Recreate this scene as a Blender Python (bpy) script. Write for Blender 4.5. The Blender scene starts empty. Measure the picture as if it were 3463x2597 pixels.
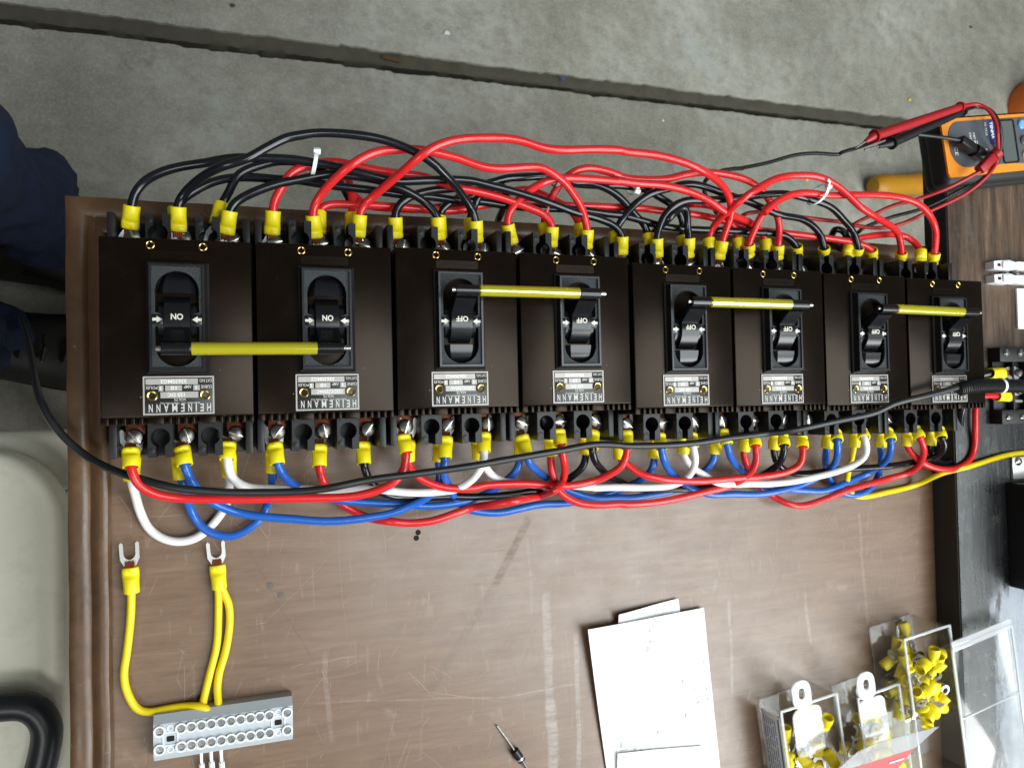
import bpy, bmesh, math, random
from mathutils import Vector, Matrix
from mathutils.geometry import tessellate_polygon
random.seed(7)
S = 0.001                                   # everything below is laid out in millimetres
PI = math.pi
sc = bpy.context.scene
C = sc.collection

# ------------------------------------------------------------------ camera
CAM = Vector((68.688, 8.153, 524.099))
RV = Vector((-0.0255415, 0.3370564, 0.0182007))
RM = Matrix.Rotation(RV.length, 3, RV.normalized())      # world -> camera
FPX = 2620.5
cd = bpy.data.cameras.new('camera'); cam = bpy.data.objects.new('camera', cd); C.objects.link(cam)
cam.matrix_world = Matrix.Translation(CAM * S) @ RM.transposed().to_4x4()
cd.sensor_fit = 'HORIZONTAL'; cd.sensor_width = 36.0; cd.lens = FPX / 3463 * 36
cd.clip_start = 0.01; cd.clip_end = 100
cd.dof.use_dof = True; cd.dof.focus_distance = 0.455; cd.dof.aperture_fstop = 20
sc.camera = cam

# ------------------------------------------------------------------ light
w = bpy.data.worlds.new('World'); sc.world = w; w.use_nodes = True
bg = w.node_tree.nodes['Background']
bg.inputs[0].default_value = (0.97, 1.0, 0.97, 1); bg.inputs[1].default_value = 0.12
sc.cycles.max_bounces = 7; sc.cycles.transparent_max_bounces = 28; sc.cycles.diffuse_bounces = 3; sc.cycles.glossy_bounces = 3

def area(name, loc, target, sx, sy, power, col):
    l = bpy.data.lights.new(name, 'AREA'); l.shape = 'RECTANGLE'; l.size = sx; l.size_y = sy
    l.energy = power; l.color = col
    o = bpy.data.objects.new(name, l); C.objects.link(o); o.location = loc
    o.rotation_euler = (Vector(target) - Vector(loc)).to_track_quat('-Z', 'Y').to_euler()
    return o
area('doorway_light', (1.75, -1.40, 1.30), (0.45, -0.1, 0.0), 1.1, 1.1, 42, (0.97, 1.0, 0.985))
area('skylight', (1.10, -0.35, 1.90), (0.35, -0.05, 0.0), 1.2, 1.4, 40, (0.90, 0.98, 1.0))
area('ambient_fill', (-0.75, -1.15, 1.9), (0.0, -0.1, 0.0), 0.9, 0.6, 10, (0.98, 1.0, 0.96))  # added fill from the upper left, brightens the chair; no actual lamp
sc.view_settings.view_transform = 'Standard'; sc.view_settings.look = 'None'
sc.view_settings.exposure = 0.18; sc.view_settings.gamma = 1.0

# ------------------------------------------------------------------ helpers
def at(u, v, z):
    """point at height z (mm above the board) seen at photo pixel u, v"""
    d = RM.transposed() @ Vector(((u - 1731.5) / FPX, -(v - 1298.5) / FPX, -1.0))
    return CAM + d * ((z - CAM.z) / d.z)

def tag(o, label=None, cat=None, group=None, kind=None):
    if label: o['label'] = label
    if cat: o['category'] = cat
    if group: o['group'] = group
    if kind: o['kind'] = kind
    return o

def empty(name, loc, label=None, cat=None, group=None, rz=0):
    o = bpy.data.objects.new(name, None); C.objects.link(o)
    o.location = Vector(loc) * S; o.rotation_euler = (0, 0, rz); o.empty_display_size = 0.01
    return tag(o, label, cat, group)

def place(name, me, parent=None, loc=None, mat=None):
    o = bpy.data.objects.new(name, me); C.objects.link(o)
    if parent is not None: o.parent = parent
    if mat is not None: o.matrix_basis = mat
    elif loc is not None: o.location = Vector(loc) * S
    return o

class MB:
    """collects geometry in mm and builds one mesh"""
    def __init__(s): s.v = []; s.f = []; s.m = []
    def add(s, vs, fs, mi=0):
        n = len(s.v); s.v += [tuple(x) for x in vs]
        s.f += [tuple(i + n for i in f) for f in fs]; s.m += [mi] * len(fs); return s
    def box(s, x0, x1, y0, y1, z0, z1, c=0.0, mi=0, M=None):
        if c <= 0:
            vs = [(x, y, z) for z in (z0, z1) for y in (y0, y1) for x in (x0, x1)]
            fs = [(0, 2, 3, 1), (4, 5, 7, 6), (0, 1, 5, 4), (2, 6, 7, 3), (0, 4, 6, 2), (1, 3, 7, 5)]
        else:
            c = min(c, (x1 - x0) * .45, (y1 - y0) * .45, (z1 - z0) * .45)
            bm = bmesh.new()
            g = bmesh.ops.create_cube(bm, size=1.0)
            for v in bm.verts:
                v.co = Vector((x0 if v.co.x < 0 else x1, y0 if v.co.y < 0 else y1, z0 if v.co.z < 0 else z1))
            bmesh.ops.bevel(bm, geom=list(bm.edges), offset=c, segments=(2 if c < 3 else 5), affect='EDGES', profile=0.5)
            bm.verts.index_update()
            vs = [v.co.copy() for v in bm.verts]; fs = [[v.index for v in f.verts] for f in bm.faces]; bm.free()
        if M is not None: vs = [M @ Vector(v) for v in vs]
        return s.add(vs, fs, mi)
    def cyl(s, a, b, r0, r1=None, n=16, caps=True, mi=0):
        if r1 is None: r1 = r0
        a = Vector(a); b = Vector(b); d = (b - a).normalized()
        x = d.orthogonal().normalized(); y = d.cross(x)
        vs = []
        for p, r in ((a, r0), (b, r1)):
            for i in range(n):
                t = 2 * PI * i / n; vs.append(p + (x * math.cos(t) + y * math.sin(t)) * r)
        fs = [(i, (i + 1) % n, n + (i + 1) % n, n + i) for i in range(n)]
        if caps: fs += [tuple(range(n - 1, -1, -1)), tuple(range(n, 2 * n))]
        return s.add(vs, fs, mi)
    def lathe(s, prof, n=20, M=None, mi=0):
        vs = []; fs = []
        for r, z in prof:
            for i in range(n):
                t = 2 * PI * i / n; vs.append(Vector((r * math.cos(t), r * math.sin(t), z)))
        for k in range(len(prof) - 1):
            for i in range(n):
                j = (i + 1) % n
                fs.append((k * n + i, k * n + j, (k + 1) * n + j, (k + 1) * n + i))
        if prof[0][0] > 1e-6: fs.append(tuple(range(n - 1, -1, -1)))
        if prof[-1][0] > 1e-6: fs.append(tuple((len(prof) - 1) * n + i for i in range(n)))
        if M is not None: vs = [M @ v for v in vs]
        return s.add(vs, fs, mi)
    def tube(s, pts, r, n=12, caps=True, mi=0, ry=None):
        pts = [Vector(p) for p in pts]; N = len(pts)
        tang = [(pts[min(i + 1, N - 1)] - pts[max(i - 1, 0)]).normalized() for i in range(N)]
        u = Vector((0, 0, 1)); u = (u - tang[0] * u.dot(tang[0]))
        if u.length < 1e-3: u = tang[0].orthogonal()
        u.normalize(); vs = []; fs = []
        for i in range(N):
            u = (u - tang[i] * u.dot(tang[i])).normalized(); b = tang[i].cross(u)
            rr = r[i] if isinstance(r, (list, tuple)) else r
            for k in range(n):
                t = 2 * PI * k / n
                vs.append(pts[i] + u * math.cos(t) * rr * (ry or 1) + b * math.sin(t) * rr)
        for i in range(N - 1):
            for k in range(n):
                j = (k + 1) % n
                fs.append((i * n + k, i * n + j, (i + 1) * n + j, (i + 1) * n + k))
        if caps: fs += [tuple(range(n - 1, -1, -1)), tuple((N - 1) * n + k for k in range(n))]
        return s.add(vs, fs, mi)
    def prism(s, outer, z0, z1, holes=(), mi=0, M=None, bottom=True, top=True):
        loops = [list(outer)] + [list(h) for h in holes]
        flat = [p for l in loops for p in l]; n = len(flat)
        tri = tessellate_polygon([[Vector((p[0], p[1], 0)) for p in l] for l in loops])
        vs = [Vector((p[0], p[1], z0)) for p in flat] + [Vector((p[0], p[1], z1)) for p in flat]
        fs = []
        for t in tri:
            a, b, c = t
            nz = (flat[b][0] - flat[a][0]) * (flat[c][1] - flat[a][1]) - (flat[b][1] - flat[a][1]) * (flat[c][0] - flat[a][0])
            if nz < 0: b, c = c, b
            if top: fs.append((a + n, b + n, c + n))
            if bottom: fs.append((c, b, a))
        o = 0
        for li, l in enumerate(loops):
            m = len(l)
            ar = sum(l[i][0] * l[(i + 1) % m][1] - l[(i + 1) % m][0] * l[i][1] for i in range(m))
            flip = (ar < 0) != (li > 0)
            for i in range(m):
                j = (i + 1) % m; q = (o + i, o + j, n + o + j, n + o + i)
                fs.append(q[::-1] if flip else q)
            o += m
        if M is not None: vs = [M @ v for v in vs]
        return s.add(vs, fs, mi)
    def mesh(s, name, mats, smooth=True, ang=35):
        me = bpy.data.meshes.new(name)
        me.from_pydata([(x[0] * S, x[1] * S, x[2] * S) for x in s.v], [], s.f)
        for m in (mats if isinstance(mats, (list, tuple)) else [mats]): me.materials.append(m)
        if any(s.m): me.polygons.foreach_set('material_index', s.m)
        if smooth:
            me.shade_smooth(); me.set_sharp_from_angle(angle=math.radians(ang))
        me.update(); return me
    def build(s, name, mats, parent=None, loc=None, smooth=True, mat=None, ang=35):
        return place(name, s.mesh(name, mats, smooth, ang), parent, loc, mat)

def circ(cx, cy, r, n=20, a0=0, a1=2 * PI, end=False):
    k = n if not end else n - 1
    return [(cx + r * math.cos(a0 + (a1 - a0) * i / k), cy + r * math.sin(a0 + (a1 - a0) * i / k)) for i in range(n)]
def rect(x0, x1, y0, y1): return [(x0, y0), (x1, y0), (x1, y1), (x0, y1)]
def rrect(x0, x1, y0, y1, r, n=5):
    o = []
    for cx, cy, a in ((x1 - r, y1 - r, 0), (x0 + r, y1 - r, PI / 2), (x0 + r, y0 + r, PI), (x1 - r, y0 + r, 3 * PI / 2)):
        o += circ(cx, cy, r, n, a, a + PI / 2, True)
    return o

def spline(pts, step=2.2):
    """centripetal Catmull-Rom through pts, resampled"""
    P = [Vector(p) for p in pts]
    if len(P) == 2: P = [P[0], P[0].lerp(P[1], .5), P[1]]
    P = [P[0] * 2 - P[1]] + P + [P[-1] * 2 - P[-2]]
    out = []
    for i in range(1, len(P) - 2):
        p0, p1, p2, p3 = P[i - 1:i + 3]
        k = lambda a, b: max((b - a).length ** .5, 1e-4)
        t0 = 0; t1 = t0 + k(p0, p1); t2 = t1 + k(p1, p2); t3 = t2 + k(p2, p3)
        n = max(2, int((p2 - p1).length / step))
        for j in range(n):
            t = t1 + (t2 - t1) * j / n
            A1 = p0 * ((t1 - t) / (t1 - t0)) + p1 * ((t - t0) / (t1 - t0))
            A2 = p1 * ((t2 - t) / (t2 - t1)) + p2 * ((t - t1) / (t2 - t1))
            A3 = p2 * ((t3 - t) / (t3 - t2)) + p3 * ((t - t2) / (t3 - t2))
            B1 = A1 * ((t2 - t) / (t2 - t0)) + A2 * ((t - t0) / (t2 - t0))
            B2 = A2 * ((t3 - t) / (t3 - t1)) + A3 * ((t - t1) / (t3 - t1))
            out.append(B1 * ((t2 - t) / (t2 - t1)) + B2 * ((t - t1) / (t2 - t1)))
    out.append(P[-2].copy())
    for _ in range(2):
        out = [out[0]] + [(out[i - 1] + out[i] * 2 + out[i + 1]) / 4 for i in range(1, len(out) - 1)] + [out[-1]]
    return out

_tc = {}
def text_geo(s, bold=0.0):
    """flat letters, normalised to a unit box"""
    if (s, bold) in _tc: return _tc[(s, bold)]
    cu = bpy.data.curves.new('t', 'FONT'); cu.body = s; cu.resolution_u = 3; cu.offset = bold
    cu.fill_mode = 'FRONT'
    o = bpy.data.objects.new('t', cu); C.objects.link(o)
    bpy.context.view_layer.update()
    me = bpy.data.meshes.new_from_object(o.evaluated_get(bpy.context.evaluated_depsgraph_get()))
    vs = [v.co.copy() for v in me.vertices]; fs = [tuple(p.vertices) for p in me.polygons]
    bpy.data.objects.remove(o); bpy.data.curves.remove(cu); bpy.data.meshes.remove(me)
    x0 = min(v.x for v in vs); x1 = max(v.x for v in vs); y0 = min(v.y for v in vs); y1 = max(v.y for v in vs)
    vs = [((v.x - (x0 + x1) / 2) / (x1 - x0), (v.y - (y0 + y1) / 2) / (y1 - y0)) for v in vs]
    _tc[(s, bold)] = (vs, fs); return vs, fs
def put_text(mb, s, cx, cy, z, wd, ht, bold=0.0, rot=PI, mi=0, M=None):
    vs, fs = text_geo(s, bold); c, n = math.cos(rot), math.sin(rot); o = []
    for x, y in vs:
        x *= wd; y *= ht; p = Vector((cx + x * c - y * n, cy + x * n + y * c, z)); o.append(M @ p if M is not None else p)
    mb.add(o, fs, mi)

# ------------------------------------------------------------------ materials
def mat(name, col, rough=0.5, metal=0.0, spec=0.5, coat=0.0, var=0.0, vscale=60.0, bump=0.0, bscale=400.0,
        specks=0.0, stretch=(1, 1, 1), rvar=0.0, trans=0.0, ior=1.45, sss=0.0, dust_sheen=0.0):
    m = bpy.data.materials.new(name); m.use_nodes = True; N = m.node_tree.nodes; L = m.node_tree.links
    b = N['Principled BSDF']
    b.inputs['Base Color'].default_value = (*col, 1); b.inputs['Roughness'].default_value = rough
    b.inputs['Metallic'].default_value = metal; b.inputs['Specular IOR Level'].default_value = spec
    b.inputs['Coat Weight'].default_value = coat; b.inputs['Coat Roughness'].default_value = 0.15
    b.inputs['Transmission Weight'].default_value = trans; b.inputs['IOR'].default_value = ior
    if sss: b.inputs['Subsurface Weight'].default_value = sss; b.inputs['Subsurface Radius'].default_value = (.002, .0015, .001)
    tc = N.new('ShaderNodeTexCoord'); mp = N.new('ShaderNodeMapping'); L.new(tc.outputs['Object'], mp.inputs[0])
    mp.inputs['Scale'].default_value = stretch
    src = None
    if var or specks or dust_sheen:
        no = N.new('ShaderNodeTexNoise'); no.inputs['Scale'].default_value = vscale; no.inputs['Detail'].default_value = 6
        no.inputs['Roughness'].default_value = .65
        L.new(mp.outputs[0], no.inputs[0])
        mx = N.new('ShaderNodeMix'); mx.data_type = 'RGBA'
        mx.inputs[6].default_value = (*[c * (1 - var) for c in col], 1); mx.inputs[7].default_value = (*[min(1, c * (1 + var)) for c in col], 1)
        L.new(no.outputs[0], mx.inputs[0]); src = mx.outputs[2]
        if dust_sheen:
            n3 = N.new('ShaderNodeTexNoise'); n3.inputs['Scale'].default_value = 38; n3.inputs['Detail'].default_value = 9; n3.inputs['Roughness'].default_value = .75
            L.new(tc.outputs['Object'], n3.inputs[0])
            rp = N.new('ShaderNodeMapRange'); rp.inputs[1].default_value = .5; rp.inputs[2].default_value = .78; rp.inputs[4].default_value = dust_sheen
            L.new(n3.outputs[0], rp.inputs[0])
            m3 = N.new('ShaderNodeMix'); m3.data_type = 'RGBA'; m3.inputs[7].default_value = (.27, .19, .13, 1)  # brown dust tone, on the covers also painted warm reflection
            L.new(rp.outputs[0], m3.inputs[0]); L.new(src, m3.inputs[6]); src = m3.outputs[2]
        if specks:
            vo = N.new('ShaderNodeTexVoronoi'); vo.inputs['Scale'].default_value = 190; L.new(tc.outputs['Object'], vo.inputs[0])
            rp = N.new('ShaderNodeMapRange'); rp.inputs[1].default_value = .05; rp.inputs[2].default_value = .09
            rp.inputs[3].default_value = specks; rp.inputs[4].default_value = 0
            L.new(vo.outputs['Distance'], rp.inputs[0])
            n2 = N.new('ShaderNodeTexNoise'); n2.inputs['Scale'].default_value = 90; L.new(tc.outputs['Object'], n2.inputs[0])
            r2 = N.new('ShaderNodeMapRange'); r2.inputs[1].default_value = .55; r2.inputs[2].default_value = .65
            L.new(n2.outputs[0], r2.inputs[0])
            mm = N.new('ShaderNodeMath'); mm.operation = 'MULTIPLY'; L.new(rp.outputs[0], mm.inputs[0]); L.new(r2.outputs[0], mm.inputs[1])
            m2 = N.new('ShaderNodeMix'); m2.data_type = 'RGBA'; m2.inputs[7].default_value = (.35, .32, .28, 1)
            L.new(mm.outputs[0], m2.inputs[0]); L.new(src, m2.inputs[6]); src = m2.outputs[2]
        L.new(src, b.inputs['Base Color'])
        if rvar:
            rr = N.new('ShaderNodeMapRange'); rr.inputs[3].default_value = rough - rvar; rr.inputs[4].default_value = rough + rvar
            L.new(no.outputs[0], rr.inputs[0]); L.new(rr.outputs[0], b.inputs['Roughness'])
    if bump:
        nb = N.new('ShaderNodeTexNoise'); nb.inputs['Scale'].default_value = bscale; nb.inputs['Detail'].default_value = 3
        L.new(mp.outputs[0], nb.inputs[0])
        bu = N.new('ShaderNodeBump'); bu.inputs['Strength'].default_value = bump; bu.inputs['Distance'].default_value = 0.0006
        L.new(nb.outputs[0], bu.inputs['Height']); L.new(bu.outputs[0], b.inputs['Normal'])
    return m

M_COVER = mat('phenolic_black', (.0046, .0028, .0018), .30, spec=.22, var=.7, vscale=20, specks=.5, rvar=.04, bump=.035, bscale=700, dust_sheen=.022)  # brown patches are partly dust, partly warm reflections painted into the colour
M_COVER.node_tree.nodes['Principled BSDF'].inputs['Specular Tint'].default_value = (1.0, .78, .62, 1)  # warm tint put in for brown reflections on the covers
M_BASE = mat('moulded_black', (.011, .0105, .011), .42, spec=.4, var=.4, vscale=40, bump=.12, bscale=350, dust_sheen=.05)
M_GLOSS = mat('gloss_black', (.007, .007, .009), .24, spec=.5, var=.3, vscale=50, rvar=.05)
M_BEZEL = mat('bezel_black', (.012, .011, .012), .27, spec=.55, var=.3, vscale=50, dust_sheen=.05)
M_PANEL = mat('stippled_grey', (.022, .028, .032), .5, var=.35, vscale=900, bump=.9, bscale=1600)
M_PRINT = mat('white_print', (.72, .69, .60), .55, var=.15, vscale=300)
M_PLATE = mat('plate_black', (.012, .012, .013), .35, var=.2)
M_SILVER = mat('plate_aluminium', (.40, .375, .355), .42, metal=.15, var=.2, vscale=120, stretch=(1, 8, 1))
M_SILVERPRINT = mat('plate_lettering', (.55, .53, .49), .45, metal=.0, var=.15, vscale=400)
M_STAMP = mat('stamped_mark', (.74, .73, .70), .5)
M_BRASS = mat('brass', (.62, .43, .13), .22, metal=1, var=.25, vscale=200)
M_BRASSIN = mat('brass_dark', (.20, .10, .03), .35, metal=1)
M_STEEL = mat('steel', (.55, .54, .52), .24, metal=1, var=.25, vscale=200)
M_SCREW = mat('screw_nickel', (.20, .185, .165), .34, metal=1, var=.5, vscale=260)
M_TIN = mat('tinned', (.74, .74, .73), .33, metal=.75, var=.12, vscale=180)
M_RINGTIN = mat('ring_tin', (.42, .42, .41), .35, metal=.8, var=.2, vscale=180)
M_COPPER = mat('copper', (.26, .075, .035), .45, metal=.8, var=.3, vscale=200)
def plastic(name, c, r=.21): return mat(name, c, r, spec=.5, var=.12, vscale=70, rvar=.06, bump=.03, bscale=90)
M_W = {'red': plastic('pvc_red', (.66, .022, .024)), 'black': plastic('pvc_black', (.008, .009, .012), .17),
       'blue': plastic('pvc_blue', (.018, .11, .46)), 'white': plastic('pvc_white', (.80, .78, .77), .36),
       'yellow': plastic('pvc_yellow', (.86, .66, .006), .34)}
M_LEADRED = plastic('lead_red', (.36, .012, .016), .42); M_LEADBLACK = plastic('lead_black', (.010, .010, .012), .4)
M_CABLE = plastic('cable_rubber', (.017, .018, .020), .38)
M_CRIMP = mat('crimp_yellow', (.90, .74, .012), .38, var=.10, vscale=120, bump=.05, bscale=300)
M_CRIMPIN = mat('crimp_inside', (.42, .30, .006), .6)
M_ZIP = mat('nylon_white', (.78, .80, .82), .4)
M_NYLON = mat('nylon_grey', (.46, .50, .54), .45, var=.06, vscale=60)
M_NYLONW = mat('nylon_rim', (.72, .76, .79), .42)
M_PAPER = mat('paper', (.80, .80, .80), .75, var=.04, vscale=40)
M_PENCIL = mat('pencil', (.44, .46, .50), .8)
M_ORANGE = plastic('rubber_orange', (.78, .26, .02), .5); M_ORANGE2 = plastic('handle_amber', (.52, .24, .012), .45)
M_ORANGE3 = plastic('tool_orange', (.66, .14, .01), .5)
M_RUBBER = mat('rubber_black', (.018, .017, .017), .55, var=.3, vscale=60, bump=.1)
M_GREY = mat('meter_grey', (.085, .092, .105), .5, var=.1, vscale=80)
M_NAVYP = mat('meter_navy', (.02, .03, .16), .5)
M_LCD = mat('lcd', (.10, .115, .11), .15, spec=.6)
M_CLOTH = mat('navy_cloth', (.013, .022, .058), .9, var=.35, vscale=60, bump=.5, bscale=1500)
M_LEATHER = mat('boot_leather', (.010, .008, .007), .5, var=.4, vscale=60, bump=.3, bscale=200)
M_CREAM = mat('cream_plastic', (.93, .90, .74), .42, var=.08, vscale=14, specks=.8, dust_sheen=.25)
M_TUBE = mat('black_tube', (.018, .021, .026), .35, var=.3, vscale=30)
M_REDCARD = mat('red_card', (.46, .010, .015), .45); M_WHITEPRINT = mat('print_white', (.85, .85, .85), .5)
M_LABEL = mat('label_grey', (.60, .61, .63), .5); M_LABELINK = mat('label_ink', (.08, .10, .18), .6)
M_BLACKBOX = mat('box_black', (.010, .010, .011), .6, var=.3, vscale=40, bump=.1)
M_FILL = mat('filler', (.12, .105, .09), .6)
M_HOLE = mat('hole', (.01, .008, .006), .9)

def clear_plastic(name, tint=(.97, .98, .98), haze=.025, refl=1.0):
    m = bpy.data.materials.new(name); m.use_nodes = True; N = m.node_tree.nodes; L = m.node_tree.links
    N.clear(); out = N.new('ShaderNodeOutputMaterial')
    t = N.new('ShaderNodeBsdfTransparent'); t.inputs[0].default_value = (*tint, 1)
    g = N.new('ShaderNodeBsdfGlossy'); g.inputs['Roughness'].default_value = .10
    d = N.new('ShaderNodeBsdfDiffuse'); d.inputs[0].default_value = (.85, .87, .9, 1)
    lw = N.new('ShaderNodeLayerWeight'); lw.inputs[0].default_value = .5
    pw = N.new('ShaderNodeMath'); pw.operation = 'POWER'; pw.inputs[1].default_value = 4.0; L.new(lw.outputs['Facing'], pw.inputs[0])
    mu = N.new('ShaderNodeMath'); mu.operation = 'MULTIPLY_ADD'; mu.inputs[1].default_value = .7 * refl; mu.inputs[2].default_value = .05; L.new(pw.outputs[0], mu.inputs[0])
    a = N.new('ShaderNodeMixShader'); a.inputs[0].default_value = haze; L.new(t.outputs[0], a.inputs[1]); L.new(d.outputs[0], a.inputs[2])
    b = N.new('ShaderNodeMixShader'); L.new(mu.outputs[0], b.inputs[0]); L.new(a.outputs[0], b.inputs[1]); L.new(g.outputs[0], b.inputs[2])
    L.new(b.outputs[0], out.inputs[0]); return m
M_CLEAR = clear_plastic('clear_styrene'); M_CLEARW = clear_plastic('clear_edge', haze=.36)  # white mixed into the edge plastic paints its bright glare
M_GLARE = clear_plastic('glare_haze', haze=.10)  # milky haze standing in for white glare on the flaps
M_FILM = clear_plastic('blister_film', (.52, .53, .55), .01, .0)
M_TIETUBE = clear_plastic('yellow_vinyl', (.93, .90, .14), .0)
N = M_TIETUBE.node_tree.nodes
for nd in N:
    if nd.type == 'BSDF_DIFFUSE': nd.inputs[0].default_value = (.92, .86, .03, 1)
    if nd.type == 'MIX_SHADER' and not nd.inputs[0].is_linked: nd.inputs[0].default_value = .28
    if nd.type == 'MATH' and nd.operation == 'MULTIPLY_ADD': nd.inputs[2].default_value = .13

# wood, concrete: bespoke node trees
def nodes(name):
    m = bpy.data.materials.new(name); m.use_nodes = True
    nt = m.node_tree; b = nt.nodes['Principled BSDF']; tc = nt.nodes.new('ShaderNodeTexCoord')
    return m, nt, b, tc.outputs['Object']
def nnoise(nt, vec, scale, detail=5, rough=.6, st=None, dist=0.0):
    if st:
        mp = nt.nodes.new('ShaderNodeMapping'); mp.inputs['Scale'].default_value = st; nt.links.new(vec, mp.inputs[0]); vec = mp.outputs[0]
    n = nt.nodes.new('ShaderNodeTexNoise'); n.inputs['Scale'].default_value = scale; n.inputs['Detail'].default_value = detail
    n.inputs['Roughness'].default_value = rough; n.inputs['Distortion'].default_value = dist; nt.links.new(vec, n.inputs[0]); return n.outputs[0]
def nramp(nt, fac, stops):
    r = nt.nodes.new('ShaderNodeValToRGB'); e = r.color_ramp.elements
    while len(e) < len(stops): e.new(.5)
    for i, (p, c) in enumerate(stops): e[i].position = p; e[i].color = (*c, 1)
    nt.links.new(fac, r.inputs[0]); return r.outputs[0]
def nrange(nt, fac, a, b, c=0.0, d=1.0):
    r = nt.nodes.new('ShaderNodeMapRange'); r.interpolation_type = 'SMOOTHSTEP'
    for i, x in enumerate((a, b, c, d)): r.inputs[i + 1].default_value = x
    nt.links.new(fac, r.inputs[0]); return r.outputs[0]
def nmath(nt, op, a, b=None, c=None):
    m = nt.nodes.new('ShaderNodeMath'); m.operation = op
    for i, x in enumerate((a, b, c)):
        if x is None: continue
        if isinstance(x, (int, float)): m.inputs[i].default_value = x
        else: nt.links.new(x, m.inputs[i])
    return m.outputs[0]
def nmix(nt, fac, a, b, mode='MIX'):
    m = nt.nodes.new('ShaderNodeMix'); m.data_type = 'RGBA'; m.blend_type = mode
    for i, x in ((0, fac), (6, a), (7, b)):
        if isinstance(x, (int, float)): m.inputs[i].default_value = x
        elif isinstance(x, tuple): m.inputs[i].default_value = (*x, 1)
        else: nt.links.new(x, m.inputs[i])
    return m.outputs[2]
def nline(nt, xyz, p0, p1, hw, soft, wob):
    """mask of a scratch or smear from p0 to p1 (mm), half width hw"""
    (x0, y0), (x1, y1) = p0, p1; ln = math.hypot(x1 - x0, y1 - y0); dx, dy = (x1 - x0) / ln, (y1 - y0) / ln
    X, Y = xyz
    ax = nmath(nt, 'SUBTRACT', X, x0 * S); ay = nmath(nt, 'SUBTRACT', Y, y0 * S)
    al = nmath(nt, 'ADD', nmath(nt, 'MULTIPLY', ax, dx), nmath(nt, 'MULTIPLY', ay, dy))
    ac = nmath(nt, 'ABSOLUTE', nmath(nt, 'ADD', nmath(nt, 'SUBTRACT', nmath(nt, 'MULTIPLY', ax, -dy), nmath(nt, 'MULTIPLY', ay, -dx)), wob))
    m1 = nrange(nt, ac, hw * S, (hw + soft) * S, 1, 0)
    m2 = nrange(nt, al, 0, 6 * S); m3 = nrange(nt, al, (ln - 8) * S, ln * S, 1, 0)
    return nmath(nt, 'MULTIPLY', m1, nmath(nt, 'MULTIPLY', m2, m3))

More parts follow.
